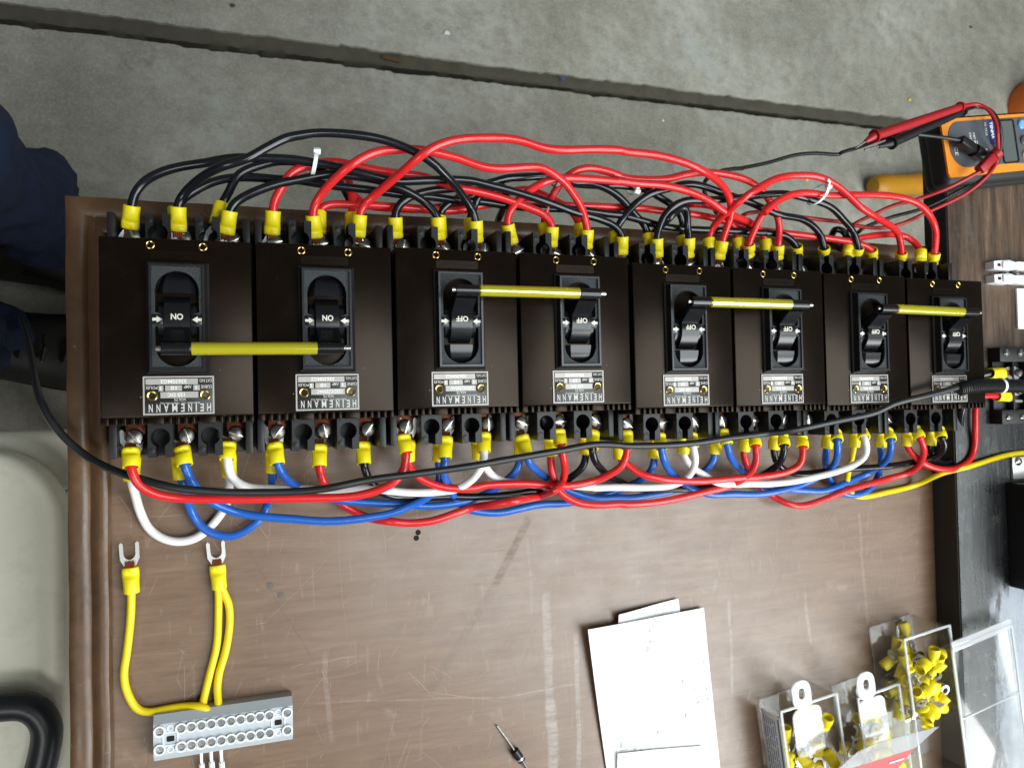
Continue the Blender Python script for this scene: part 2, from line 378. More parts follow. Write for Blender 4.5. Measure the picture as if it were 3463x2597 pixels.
def wood_panel():
    m, nt, b, o = nodes('worn_veneer')
    g = nnoise(nt, o, 1.0, 10, .74, (16, 150, 150), .35)
    col = nramp(nt, g, [(.22, (.086, .042, .021)), (.45, (.140, .075, .039)), (.58, (.170, .096, .053)), (.80, (.238, .150, .090))])
    g2 = nnoise(nt, o, 1.0, 6, .7, (60, 900, 900), .2); col = nmix(nt, .55, col, nmix(nt, nrange(nt, g2, .3, .7), (.42, .42, .42), (.60, .60, .60)), 'OVERLAY')
    bl = nnoise(nt, o, 9, 4, .6)
    col = nmix(nt, nrange(nt, bl, .42, .68), col, (.30, .235, .185), 'MIX') if False else nmix(nt, nrange(nt, bl, .35, .7, 0, .5), col, nmix(nt, g, (.125, .062, .030), (.225, .146, .092)))
    dk = nnoise(nt, o, 26, 6, .7)
    col = nmix(nt, nrange(nt, dk, .60, .74, 0, .28), col, (.10, .062, .046))
    sp = nt.nodes.new('ShaderNodeSeparateXYZ'); nt.links.new(o, sp.inputs[0]); XY = (sp.outputs[0], sp.outputs[1])
    wob = nmath(nt, 'MULTIPLY', nmath(nt, 'SUBTRACT', nnoise(nt, o, 22, 3), .5), .006)
    brk = nnoise(nt, o, 160, 6, .75, (.5, 1.6, 1))
    # short random scratches
    for ang, scl, thr, st in ((.45, 30, .020, .35), (-.5, 26, .018, .3), (1.3, 34, .016, .4)):
        mp = nt.nodes.new('ShaderNodeMapping'); mp.inputs['Rotation'].default_value = (0, 0, ang); mp.inputs['Scale'].default_value = (1, .10, 1)
        nt.links.new(o, mp.inputs[0])
        v = nt.nodes.new('ShaderNodeTexVoronoi'); v.feature = 'DISTANCE_TO_EDGE'; v.inputs['Scale'].default_value = scl; nt.links.new(mp.outputs[0], v.inputs[0])
        k = nmath(nt, 'MULTIPLY', nrange(nt, v.outputs[0], 0, thr, 1, 0), nrange(nt, nnoise(nt, o, 34 + scl, 3), .52, .66))
        col = nmix(nt, nmath(nt, 'MULTIPLY', k, st * .55), col, (.38, .31, .25))
    for p0, p1, hw, st, c in (((275, -128), (276, -215), 2.6, .50, (.62, .60, .58)), ((276, -205), (283, -400), 3.2, .62, (.66, .65, .64)),
                              ((298, -160), (297, -400), 1.6, .55, (.62, .61, .60)), ((430, -150), (431, -232), 1.2, .45, (.60, .57, .54)),
                              ((502, -150), (507, -200), 1.2, .45, (.58, .55, .52)), ((560, -88), (566, -190), 1.2, .40, (.50, .44, .38)),
                              ((235, -200), (300, -199), .5, .5, (.60, .56, .52)), ((110, -185), (236, -200), .5, .35, (.55, .50, .45)),
                              ((262, -86), (264, -150), .8, .25, (.5, .46, .42)), ((118, -150), (122, -215), 1.4, .40, (.5, .47, .44)),
                              ((104, -160), (150, -158), .6, .35, (.5, .46, .4)), ((70, -80), (112, -160), .35, .5, (.06, .035, .025)),
                              ((236, -122), (185, -192), 2.4, 1.2, (.115, .060, .026)), ((265, -74), (234, -126), 2.4, 1.2, (.115, .060, .026))):
        k = nmath(nt, 'MULTIPLY', nline(nt, XY, p0, p1, hw * .7, max(.6, hw * .9), wob), nrange(nt, brk, .34, .62, .15, 1))
        col = nmix(nt, nmath(nt, 'MULTIPLY', k, st * (.40 if c[0] > .2 else .75)), col, c)
    nt.links.new(col, b.inputs['Base Color'])
    rr = nrange(nt, nnoise(nt, o, 30, 6, .7), .3, .7, .34, .55); nt.links.new(rr, b.inputs['Roughness'])
    b.inputs['Specular IOR Level'].default_value = .35; nt.links.new(nmath(nt, 'MULTIPLY_ADD', k, -.45, .75), b.inputs['Coat Weight']); b.inputs['Coat Roughness'].default_value = .33; b.inputs['Coat IOR'].default_value = 1.5
    bu = nt.nodes.new('ShaderNodeBump'); bu.inputs['Strength'].default_value = .25; bu.inputs['Distance'].default_value = .0006
    nt.links.new(g, bu.inputs['Height']); nt.links.new(bu.outputs[0], b.inputs['Normal']); return m
def wood_dark(name, stops, st, rough, flake=0.0, wear=None):
    m, nt, b, o = nodes(name)
    g = nnoise(nt, o, 1.0, 9, .7, st, .3)
    col = nramp(nt, g, stops)
    if flake:
        f = nnoise(nt, o, 22, 8, .72)
        col = nmix(nt, nrange(nt, f, .54, .62, 0, flake), col, (.16, .15, .14))
    if wear:
        f = nnoise(nt, o, 55, 8, .8)
        col = nmix(nt, nrange(nt, f, .62, .67, 0, .8), col, wear)
    nt.links.new(col, b.inputs['Base Color'])
    nt.links.new(nrange(nt, nnoise(nt, o, 40, 6, .7), .3, .7, rough - .1, rough + .12), b.inputs['Roughness'])
    bu = nt.nodes.new('ShaderNodeBump'); bu.inputs['Strength'].default_value = .5; bu.inputs['Distance'].default_value = .0012
    nt.links.new(g, bu.inputs['Height']); nt.links.new(bu.outputs[0], b.inputs['Normal']); return m
def plank_wood():
    m, nt, b, o = nodes('worn_plank')
    g = nnoise(nt, o, 1.0, 9, .72, (95, 8, 95), .4)
    raw = nramp(nt, g, [(.30, (.020, .012, .008)), (.46, (.060, .038, .026)), (.60, (.125, .080, .052)), (.78, (.30, .19, .115))])
    blk = nramp(nt, g, [(.35, (.006, .006, .007)), (.60, (.020, .019, .020)), (.80, (.075, .070, .068))])
    sp = nt.nodes.new('ShaderNodeSeparateXYZ'); nt.links.new(o, sp.inputs[0])
    yw = nmath(nt, 'ADD', sp.outputs[1], nmath(nt, 'MULTIPLY', nmath(nt, 'SUBTRACT', nnoise(nt, o, 24, 6, .7), .5), .16))
    f = nrange(nt, yw, -.02, .05); col = nmix(nt, f, blk, raw)
    fl = nnoise(nt, o, 20, 8, .72); col = nmix(nt, nrange(nt, fl, .56, .63, 0, .5), col, (.115, .105, .095))
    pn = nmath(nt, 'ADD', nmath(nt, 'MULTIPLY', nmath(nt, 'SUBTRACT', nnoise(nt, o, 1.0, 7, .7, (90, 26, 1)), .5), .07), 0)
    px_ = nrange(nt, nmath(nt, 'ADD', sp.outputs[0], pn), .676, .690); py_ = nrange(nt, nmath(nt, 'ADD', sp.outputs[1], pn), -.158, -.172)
    col = nmix(nt, nmath(nt, 'MULTIPLY', nmath(nt, 'MULTIPLY', px_, py_), .75), col, (.34, .38, .44))  # bluish-white glare along with pale wear, painted into the plank colour
    nt.links.new(col, b.inputs['Base Color'])
    nt.links.new(nmath(nt, 'ADD', nrange(nt, nnoise(nt, o, 60, 6, .7), .3, .7, .22, .42), nmath(nt, 'MULTIPLY', f, .12)), b.inputs['Roughness'])
    bu = nt.nodes.new('ShaderNodeBump'); bu.inputs['Strength'].default_value = .6; bu.inputs['Distance'].default_value = .0012
    nt.links.new(g, bu.inputs['Height']); nt.links.new(bu.outputs[0], b.inputs['Normal']); return m
def concrete():
    m, nt, b, o = nodes('concrete')
    a = nnoise(nt, o, 4.2, 8, .70); f = nnoise(nt, o, 34, 7, .75); c = nnoise(nt, o, 260, 4, .7)
    col = nramp(nt, a, [(.25, (.150, .144, .108)), (.5, (.320, .312, .262)), (.75, (.50, .495, .44))])
    col = nmix(nt, nrange(nt, f, .35, .70, 0, .55), col, (.15, .142, .108))
    col = nmix(nt, nrange(nt, c, .42, .70, 0, .28), col, (.52, .52, .475))
    s1 = nrange(nt, nnoise(nt, o, 7, 5, .7), .58, .74, 0, .45); col = nmix(nt, s1, col, (.40, .45, .44))
    s2 = nrange(nt, nnoise(nt, o, 11, 6, .7), .64, .74, 0, .5); col = nmix(nt, s2, col, (.09, .075, .065))
    nt.links.new(col, b.inputs['Base Color']); b.inputs['Roughness'].default_value = .75
    bu = nt.nodes.new('ShaderNodeBump'); bu.inputs['Strength'].default_value = .4; bu.inputs['Distance'].default_value = .002
    nt.links.new(f, bu.inputs['Height']); nt.links.new(bu.outputs[0], b.inputs['Normal']); return m
M_VENEER = wood_panel()
M_RIM = wood_dark('rim_wood', [(.3, (.055, .026, .012)), (.5, (.108, .055, .024)), (.72, (.180, .102, .044))], (14, 14, 14), .40, 0, (.34, .22, .13))
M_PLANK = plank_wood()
M_PLANKSIDE = mat('plank_side', (.018, .016, .014), .6, var=.4, vscale=50)
M_CONC = concrete()
M_JOINT = mat('joint_filler', (.070, .063, .045), .9, var=.5, vscale=40, bump=.8, bscale=120)

# ------------------------------------------------------------------ floor
FZ = -650
def slab(y0, y1, jag0=False, jag1=False):
    mb = MB(); n = 1100; x0, x1 = -2200, 3600; xs = [x0 + (x1 - x0) * i / n for i in range(n + 1)]
    def rag(on, amp):
        out = []; c = 0; d = 0
        for _ in xs:
            if random.random() < .05: d = random.uniform(0, amp)
            d *= .82; c = c * .6 + random.uniform(-.9, .9)
            out.append((c + d) if on else 0)
        return out
    ya = [y0 + a for a in rag(jag0, 4)]; yb = [y1 - a for a in rag(jag1, 5)]
    vs = []; fs = []
    for i, x in enumerate(xs):
        vs += [(x, ya[i], FZ - 30), (x, ya[i] + 2.5, FZ - 1), (x, ya[i] + 7, FZ), (x, yb[i] - 7, FZ), (x, yb[i] - 2.5, FZ - 1), (x, yb[i], FZ - 30)]
    for i in range(n):
        for k in range(5): a = i * 6 + k; fs.append((a, a + 6, a + 7, a + 1))
    return mb.add(vs, fs)
tag(slab(-2500, 523, False, True).build('floor', M_CONC, ang=60), kind='structure')
tag(slab(547, 3600, True, False).build('floor', M_CONC, ang=60), kind='structure')
jb = MB(); n = 700
vs = []; fs = []
for i in range(n + 1):
    x = -2200 + 5800 * i / n
    for yy, zz in ((508, -90), (530, -90), (531.5, -10), (538, -7), (546, -6), (558, -5)): vs.append((x, yy + random.uniform(-1, 1), FZ + zz + random.uniform(-1.5, 1.5)))
for i in range(n):
    for k in range(5): a = i * 6 + k; fs.append((a, a + 6, a + 7, a + 1))
tag(jb.add(vs, fs).build('floor_joint', M_JOINT, ang=60), kind='structure')
def chip(name, u, v, size, m, label, cat, grp=None):
    p = at(u, v, FZ + 2); bm = MB(); pts = [(random.uniform(.5, 1) * size * math.cos(a), random.uniform(.35, .7) * size * math.sin(a)) for a in [i * PI / 4 for i in range(8)]]
    tag(bm.prism(pts, 0.2, size * .4).build(name, m, loc=(p.x, p.y, FZ + .2)), label, cat, grp)
chip('plastic_chip', 1511, 113, 6, M_ZIP, 'small white chip lying on the concrete above the joint', 'chip')
chip('yellow_scrap', 3076, 338, 5, M_CRIMP, 'tiny yellow scrap on the concrete left of the meter', 'scrap')
chip('yellow_scrap', 2730, 609, 4, M_CRIMP, 'tiny yellow scrap on the floor behind the high red wire arc', 'scrap')
chip('blue_scrap', 1903, 268, 4, M_W['blue'], 'tiny blue scrap lying in the floor joint', 'scrap')
chip('plastic_chip', 2243, 408, 3, M_ZIP, 'tiny white fleck on the concrete below the joint', 'chip')
chip('pebble', 785, 18, 5, M_JOINT, 'small dark pebble on the concrete near the top edge', 'pebble')
chip('pebble', 3285, 92, 4, M_JOINT, 'small dark pebble on the concrete above the meter', 'pebble')
p0 = at(1290, 195, FZ); tag(MB().prism([(0, 0), (28, -4), (34, 0), (20, 5), (4, 4)], 0, 3).build('wood_splinter', M_RIM, loc=(p0.x, p0.y, FZ - 4)), 'flat wood splinter lodged in the floor joint', 'splinter')

# ------------------------------------------------------------------ board with moulded rim
board = empty('wooden_board', (300, 0, -20), 'brown veneered board with a moulded rim lying under the breakers', 'board')
M_SCRATCH = mat('scratched_fibre', (.36, .285, .22), .6, var=.3, vscale=60)
PB = lambda mb, n, m: mb.build(n, m, board, loc=(-300, 0, 20))
PB(MB().box(-6, 760, -460, 116, -20, 0), 'panel', M_VENEER)
prof = [(-29, -20), (-29.3, -1), (-28.6, 2.2), (-26.5, 3.6), (-21, 4.0), (-18.2, 3.2), (-16.8, 2.0), (-15.2, 3.0), (-12.5, 5.4), (-9.2, 5.8), (-7.2, 4.8), (-6.1, 2.2), (-5.6, -3), (-5.6, -20)]
mb = MB(); vs = []; fs = []; NY = 30
for i in range(NY + 1):
    t = i / NY
    for (x, z) in prof:
        yt = 137 + (-29 - x)                       # mitred corner
        y = yt + (-460 - yt) * t
        vs.append((x + math.sin(i * 1.7) * .25, y, z))
P = len(prof)
for i in range(NY):
    for k in range(P - 1): a = i * P + k; fs.append((a, a + 1, a + P + 1, a + P))
mb.add(vs, fs); PB(mb, 'edge_moulding', M_RIM)
mb = MB(); vs = []; fs = []
for i in range(NY + 1):
    t = i / NY
    for (x, z) in prof:
        xs = x; y = 137 - (x + 29); X = xs + (760 - xs) * t
        vs.append((X, y + math.sin(i * 2.3) * .3, z))
for i in range(NY):
    for k in range(P - 1): a = i * P + k; fs.append((a, a + P, a + P + 1, a + 1))
mb.add(vs, fs); PB(mb, 'edge_moulding', M_RIM)
for (u, v) in ((1414, 1800), (1408, 1819)):
    p = at(u, v, 0); PB(MB().lathe([(1.9, .2), (1.5, .5), (0, .3)], 12, Matrix.Translation(p)), 'screw_hole', M_HOLE)
for (u, v) in ((914, 1980), (950, 2012)):
    p = at(u, v, 0); PB(MB().lathe([(2.4, .15), (0, .3)], 12, Matrix.Translation(p)), 'filled_hole', M_FILL)

sc_m = MB()
for i in range(420):
    x = random.uniform(0, 630); y = random.uniform(-300, -22); a = random.choice((1.05, 1.2, .9, 2.1, .15, 1.5)) + random.gauss(0, .25); l_ = random.expovariate(1 / 11) + 2.5; w_ = random.uniform(.05, .14)
    if i % 9 == 0: l_ *= 2.4
    bend = random.uniform(-.12, .12); P_ = []
    for k in range(5):
        t = k / 4; P_.append((x + l_ * t * math.cos(a + bend * t), y + l_ * t * math.sin(a + bend * t)))
    nx, ny = -math.sin(a), math.cos(a); vs = []
    for k, (px_, py_) in enumerate(P_): ww = w_ * (.25 + .75 * math.sin(PI * (.1 + .8 * k / 4))); vs += [(px_ + nx * ww, py_ + ny * ww, .07), (px_ - nx * ww, py_ - ny * ww, .07)]
    sc_m.add(vs, [(2 * k, 2 * k + 1, 2 * k + 3, 2 * k + 2) for k in range(4)])
tag(PB(sc_m, 'hairline_scratches', M_SCRATCH), kind='stuff')
# ------------------------------------------------------------------ dark plank at the right
plank = empty('dark_plank', (720, 0, 0), 'thick dark painted plank with worn grain along the right edge', 'plank')
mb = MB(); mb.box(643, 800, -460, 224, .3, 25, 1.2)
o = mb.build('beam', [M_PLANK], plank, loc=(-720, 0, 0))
tag(MB().box(642.4, 643.6, -455, 219, 1, 23.6).build('painted_edge', M_PLANKSIDE, plank, loc=(-720, 0, 0)), None)

# ------------------------------------------------------------------ breakers
BX = [(0.0, 0.0), (77.51, .39), (155.29, 1.10), (232.76, 1.14), (311.13, -2.21), (388.40, -2.57), (465.16, -3.79), (542.67, -5.03)]
WB, HB, ZC = 75.5, 98.9, 75.0
ORD = ['first', 'second', 'third', 'fourth', 'fifth', 'sixth', 'seventh', 'eighth']
POLE = [12.0, 39.3, 66.0]
CX = 37.8
def breaker_meshes():
    D = {}
    b = MB(); b.box(.5, WB - .5, 1, HB - 1, .2, 60, .6)
    for y0, y1 in ((-18.6, 2), (HB - 2, HB + 18.6)):
        b.box(.4, WB - .4, y0, y1, .2, 25, .6)
        for x0, x1 in ((.2, 4.2), (71.3, WB - .2)): b.box(x0, x1, y0 - .3 if y0 < 0 else y0, y1 + .3 if y0 > 0 else y1, .4, 49.0, .5)
    D['base'] = b.mesh('base', M_BASE)
    def barrier(sy):
        b = MB(); cx = 6.5; yk = 8.0
        h = [(cx - 2.3, 19.05), (cx - 2.3, yk + 4.6)] + circ(cx, yk, 5.15, 22, PI / 2 + .46, PI / 2 - .46 + 2 * PI, True) + [(cx + 2.3, yk + 4.6), (cx + 2.3, 19.05)]
        out = [(0, 19.05), (0, -1.5), (13, -1.5), (13, 19.05)] + h[::-1]
        out = [(0, 19.05), (0, -1.5), (13, -1.5), (13, 19.05), (cx + 2.3, 19.05), (cx + 2.3, yk + 4.6)] + circ(cx, yk, 5.15, 22, PI / 2 - .46, -3 * PI / 2 + .46, True) + [(cx - 2.3, yk + 4.6), (cx - 2.3, 19.05)]
        M = Matrix.Diagonal((1, sy, 1, 1))
        b.prism(out, 24.9, 49.2, M=M); b.box(.3, 12.7, -1.4, 18.8, 25, 33, M=M)
        b.lathe([(1.7, 49.1), (1.7, 49.32), (1.4, 49.4), (0, 49.4)], 12, M @ Matrix.Translation((1.95, 15.2, 0)))
        if sy < 0: b.f = [f[::-1] for f in b.f]
        return b.mesh('terminal_barrier', M_BASE)
    D['bar_lo'] = barrier(-1); D['bar_hi'] = barrier(1)
    c = MB(); c.box(0, WB, 3.7, HB, 50, ZC, .9)
    slots = []
    for g in (3.9, 30.2, 55.9):
        for k in range(5): slots.append(g + k * (4.08 if g < 10 else 3.85))
    edges = [0] + [e for s0 in slots for e in (s0, s0 + 1.95)] + [WB]
    for i in range(0, len(edges), 2): c.box(edges[i], edges[i + 1], -.2, 4.4, 50.2, ZC - .5, .35)
    c.box(.6, WB - .6, .9, 4.2, 50.3, 69, 0)
    c.prism(rrect(24.5, 50.6, 87.4, 92.2, 1.2), ZC - .5, ZC + .28)
    put_text(c, 'HEINEMANN', 37.5, 89.8, ZC + .42, 19, 2.2, .02)
    D['cover'] = c.mesh('cover', M_COVER)
    z = MB()
    def ring(a, za, d, zd):
        z.add([(x, y, za) for x, y in a] + [(x, y, zd) for x, y in d], [(i, (i + 1) % 4, 4 + (i + 1) % 4, 4 + i) for i in range(4)])
    R0, R1, R2, R3 = rect(22.4, 53.6, 26.4, 86.1), rect(23.4, 52.6, 27.4, 85.1), rect(24.2, 51.4, 28.2, 84.3), rect(25.4, 50.2, 29.4, 83.1)
    ring(R0, ZC - .5, R0, ZC + 1.2); ring(R0, ZC + 1.2, R1, ZC + 2.0); ring(R1, ZC + 2.0, R2, ZC + 6.6); ring(R2, ZC + 6.6, R3, ZC + 6.6); ring(R3, ZC + 6.6, R3, ZC + 4.8)
    D['bezel'] = z.mesh('bezel', M_BEZEL, smooth=False)
    r = 10.75; y0, y1 = 40.9, 70.1
    cap = circ(CX, y1, r, 18, 0, PI, True) + [(CX - r, 59.0), (31.0, 57.6), (31.0, 52.6), (CX - r, 51.2)] + circ(CX, y0, r, 18, PI, 2 * PI, True) + [(CX + r, 51.2), (44.6, 52.6), (44.6, 57.6), (CX + r, 59.0)]
    pn = MB(); pn.prism(rect(25.4, 50.2, 29.4, 83.1), ZC + 3.6, ZC + 5.4, [cap], bottom=False); D['panel'] = pn.mesh('faceplate', M_PANEL)
    wl = MB(); n = len(cap)
    wl.add([(x, y, ZC + 3.7) for x, y in cap] + [(x, y, ZC - 8) for x, y in cap], [(i, n + i, n + (i + 1) % n, (i + 1) % n) for i in range(n)])
    wl.box(26, 50, 29.6, 82.8, ZC - 9, ZC - 8)
    wl.box(25.45, 31.05, 52.4, 57.8, ZC + 5.0, ZC + 5.55, .1); wl.box(44.55, 50.15, 52.4, 57.8, ZC + 5.0, ZC + 5.55, .1)
    D['well'] = wl.mesh('toggle_well', M_GLOSS)
    def arrow(s):
        a = MB(); x0 = 25.7 if s > 0 else 49.9
        pts = [(0, .75), (2.1, .75), (2.1, 1.75), (4.9, 0), (2.1, -1.75), (2.1, -.75), (0, -.75)]
        a.prism([(x0 + s * x, 55.1 + y) for x, y in pts], ZC + 5.5, ZC + 5.68); return a.mesh('arrow', M_PRINT)
    D['arrow_l'] = arrow(1); D['arrow_r'] = arrow(-1)
    for nm, sg in (('on', -1), ('off', 1)):
        t = MB(); py, pz = 55.1, 69.0
        t.cyl((31.4, py, pz), (44.2, py, pz), 14.1, n=48)
        for xa, xb in ((28.3, 31.2), (44.4, 47.3)): t.cyl((xa, py, pz), (xb, py, pz), 11.3, n=40)
        tipy, tipz = py + sg * 16.5, 95.0; d = Vector((0, tipy - py, tipz - pz)).normalized(); q = Vector((0, -d.z, d.y))
        base = Vector((0, py, pz)); pts = []
        for r_, wd in ((9, 5.0), (15, 3.4), (23, 2.6), (26.5, 2.5)): pts.append((r_, wd))
        L_ = [base + d * r_ + q * wd for r_, wd in pts]; R_ = [base + d * r_ - q * wd for r_, wd in pts]
        loop = L_ + R_[::-1]; m_ = len(loop)
        vs = [Vector((31.6, p.y, p.z)) for p in loop] + [Vector((44.0, p.y, p.z)) for p in loop]
        t.add(vs, [tuple(range(m_ - 1, -1, -1)), tuple(range(m_, 2 * m_))] + [(i, (i + 1) % m_, m_ + (i + 1) % m_, m_ + i) for i in range(m_)])
        t.cyl((31.0, tipy, tipz), (44.6, tipy, tipz), 3.25, n=28)
        # sliding shutter on the free side
        s2 = -sg; vs = []; fs = []
        for i in range(9):
            a = i / 8; y = py + s2 * (13.9 + a * 12.0); zt = ZC + 5.6 - 1.2 * a - 5.0 * a ** 3; hw = 9.6 - 3.4 * a * a
            vs += [(CX - hw, y, zt - 3.4), (CX - hw * .72, y, zt), (CX + hw * .72, y, zt), (CX + hw, y, zt - 3.4)]
        for i in range(8):
            for k in range(3):
                f = (i * 4 + k, i * 4 + k + 1, i * 4 + k + 5, i * 4 + k + 4); fs.append(f if s2 > 0 else f[::-1])
        t.add(vs, fs); t.add([vs[0], vs[1], vs[2], vs[3], (CX + 9, py + s2 * 13.9, ZC - 6), (CX - 9, py + s2 * 13.9, ZC - 6)], [tuple(range(6)) if s2 < 0 else (5, 4, 3, 2, 1, 0)])
        D['toggle_' + nm] = t.mesh('toggle_handle', M_GLOSS, ang=40)
        x = MB(); put_text(x, nm.upper(), CX, py + 1.2, pz + 14.28, 6.0 if nm == 'on' else 7.4, 3.3, .03)
        x.v = [(a, b_, pz + .12 + math.sqrt(max(0, 14.16 ** 2 - (b_ - py) ** 2))) for a, b_, c_ in x.v]
        D['word_' + nm] = x.mesh('lettering', M_PRINT)
    # terminal hardware
    s = MB(); s.lathe([(4.5, 0), (4.7, 1.0), (4.1, 2.4), (2.2, 3.1), (0, 3.3)], 24)
    D['screw'] = s.mesh('terminal_screw', M_SCREW)
    s = MB(); s.box(-4.3, 4.3, -.62, .62, 2.5, 3.42, .1); D['screwslot'] = s.mesh('slot', M_STEEL)
    s = MB(); s.box(-5.2, 5.2, 1.5, 7.0, 0, 1.4, .2); D['pad'] = s.mesh('terminal_pad', M_COPPER)
    s = MB(); s.lathe([(2.75, -.6), (2.75, .45), (2.35, .75), (1.75, .6), (1.35, -.1), (1.3, -1.6)], 20); s.add(*([], [])) ; D['rivet'] = s.mesh('rivet', M_BRASS)
    s = MB(); s.lathe([(2.2, -.6), (2.2, .3), (1.9, .45), (1.5, .25), (1.25, -.4), (.6, -.9)], 18); D['bushing'] = s.mesh('bushing', M_BRASS)
    # nameplate
    p = MB(); p.box(0, 35.3, 0, 20.7, 0, .7, .12); D['plate'] = p.mesh('nameplate', M_PLATE)
    p = MB(); p.prism(rect(.15, 35.15, .15, 20.55), .7, .8, [rect(.95, 34.35, .95, 19.75)]); D['border'] = p.mesh('border', M_SILVER)
    return D
D = breaker_meshes()
def plate_print(volts, cat):
    p = MB(); q = MB(); st = MB()
    W_, H_ = 35.3, 20.7; X = lambda x: (x - 782) / 670 * W_; Y = lambda y: H_ - (y - 347) / 349 * H_
    T = lambda s, xa, xb, ya, yb, bd=.015, m=p: put_text(m, s, (X(xa) + X(xb)) / 2, (Y(ya) + Y(yb)) / 2, .84, abs(X(xb) - X(xa)), abs(Y(yb) - Y(ya)), bd)
    for ch, xc, wch in zip('HEINEMANN', (1398, 1331, 1277, 1219, 1150, 1076, 997, 925, 855), (38, 33, 11, 36, 33, 48, 44, 36, 36)):
        T(ch, xc - wch / 2, xc + wch / 2, 598, 670, .02)
    T('ELECTRIC CO., TRENTON, N.J.', 940, 1310, 580, 598, .02); T('VOLTS', 1070, 1182, 547, 572)
    T('CURVE', 1325, 1428, 432, 460); T('AMP', 1162, 1235, 432, 460); T('POLES', 812, 918, 437, 465); T('CAT.NO.', 1305, 1430, 377, 405)
    for a, b_, c_, d_ in ((945, 1297, 490, 545), (1252, 1312, 430, 478), (988, 1145, 432, 482), (928, 972, 434, 484), (810, 1295, 372, 424)):
        q.prism(rect(X(a), X(b_), Y(d_), Y(c_)), .7, .80)
    for s_, a, b_, c_, d_ in ((volts, 1000 if len(volts) > 6 else 1010, 1270 if len(volts) > 6 else 1170, 500, 533), ('1', 1272, 1282, 436, 470), ('10', 1040, 1095, 438, 472), ('3', 936, 958, 438, 472), (cat, 945, 1190, 380, 414)):
        T(s_, a, b_, c_, d_, .03, st)
    return p.mesh('lettering', M_SILVERPRINT), q.mesh('pale_field', M_SILVER), st.mesh('stamped_figures', M_STAMP)
PR = [plate_print('125 DC', '3363SMG2'), plate_print('125DC/250AC', '3363SMG2')]
where = ['at the left end of the row', 'joined by a yellow rod to the first', 'left of the two joined by the middle yellow rod', 'right of the gapless left group of four',
         'just right of the small gap in the row', 'sixth from the left, joined to the fifth', 'seventh from the left, partly under the black cable', 'at the right end beside the dark plank']
for i, (bx, by) in enumerate(BX):
    st = 'on' if i < 2 else 'off'
    B = empty('circuit_breaker', (bx, by, 0), 'black three-pole breaker switched %s, %s' % (st.upper(), where[i]), 'breaker', 'row of black circuit breakers')
    place('base', D['base'], B); place('cover', D['cover'], B); place('bezel', D['bezel'], B); place('faceplate', D['panel'], B); place('toggle_well', D['well'], B)
    place('arrow', D['arrow_l'], B); place('arrow', D['arrow_r'], B)
    t = place('toggle_handle', D['toggle_' + st], B); place('lettering', D['word_' + st], t)
    for x in (24.6, 50.6): place('bushing', D['bushing'], B, (x, 95.2, ZC))
    pl = place('nameplate', D['plate'], B, (20.2, 4.8, ZC)); a, b_, c_ = PR[1 if i in (1, 2) else 0]
    place('border', D['border'], pl); place('lettering', a, pl); place('pale_field', b_, pl); place('stamped_figures', c_, pl)
    for x in (4.55, 30.6): place('rivet', D['rivet'], pl, (x, 10.3, .8))
    for x in (19.6, 45.8):
        place('terminal_barrier', D['bar_lo'], B, (x, 0, 0)); place('terminal_barrier', D['bar_hi'], B, (x, HB, 0))
    for x in POLE:
        for y, s in ((-7.6, 1), (HB + 7.6, -1)):
            r = Matrix.Translation(Vector((x, y, 33.5)) * S)
            if s > 0: place('terminal_pad', D['pad'], B, mat=r @ Matrix.Rotation(0 if s > 0 else PI, 4, 'Z'))
            o = place('terminal_screw', D['screw'], B, mat=Matrix.Translation(Vector((x, y, 38.2)) * S) @ Matrix.Rotation(random.uniform(0, PI), 4, 'Z'))
            place('slot', D['screwslot'], o)
tie_lab = ['low, between the two breakers switched on', 'high, joining third and fourth breakers', 'joining fifth and sixth breakers', 'rightmost, joining the last two breakers']
for k in range(4):
    (xa, ya), (xb, yb) = BX[2 * k], BX[2 * k + 1]; dy = 38.6 if k == 0 else 71.6
    a = Vector((xa + CX, ya + dy, 95)); b = Vector((xb + CX, yb + dy, 95)); d = (b - a).normalized()
    T = empty('handle_tie', a, 'clear yellow tube over a steel pin, ' + tie_lab[k], 'handle tie', 'yellow handle ties')
    MB().cyl(-d * 9.2, b - a + d * 10.6, 1.45, n=16).build('pin', M_STEEL, T)
    L0, L1 = d * 7.6, (b - a) - d * 7.2
    tb = MB(); nn = 28; pts = [L0.lerp(L1, i / 10) for i in range(11)]
    tb.tube(pts, 3.4, nn, caps=False)
    ti = MB(); ti.tube(pts[::-1], 2.7, nn, caps=False); tb.add(ti.v, ti.f)
    for e in (0, -1):
        c0 = pts[e]; x = d.orthogonal().normalized(); y = d.cross(x)
        rg = [c0 + (x * math.cos(2 * PI * j / nn) + y * math.sin(2 * PI * j / nn)) * r for r in (3.4, 2.7) for j in range(nn)]
        tb.add(rg, [(j, (j + 1) % nn, nn + (j + 1) % nn, nn + j) for j in range(nn)])
    tb.build('sleeve', M_TIETUBE, T)
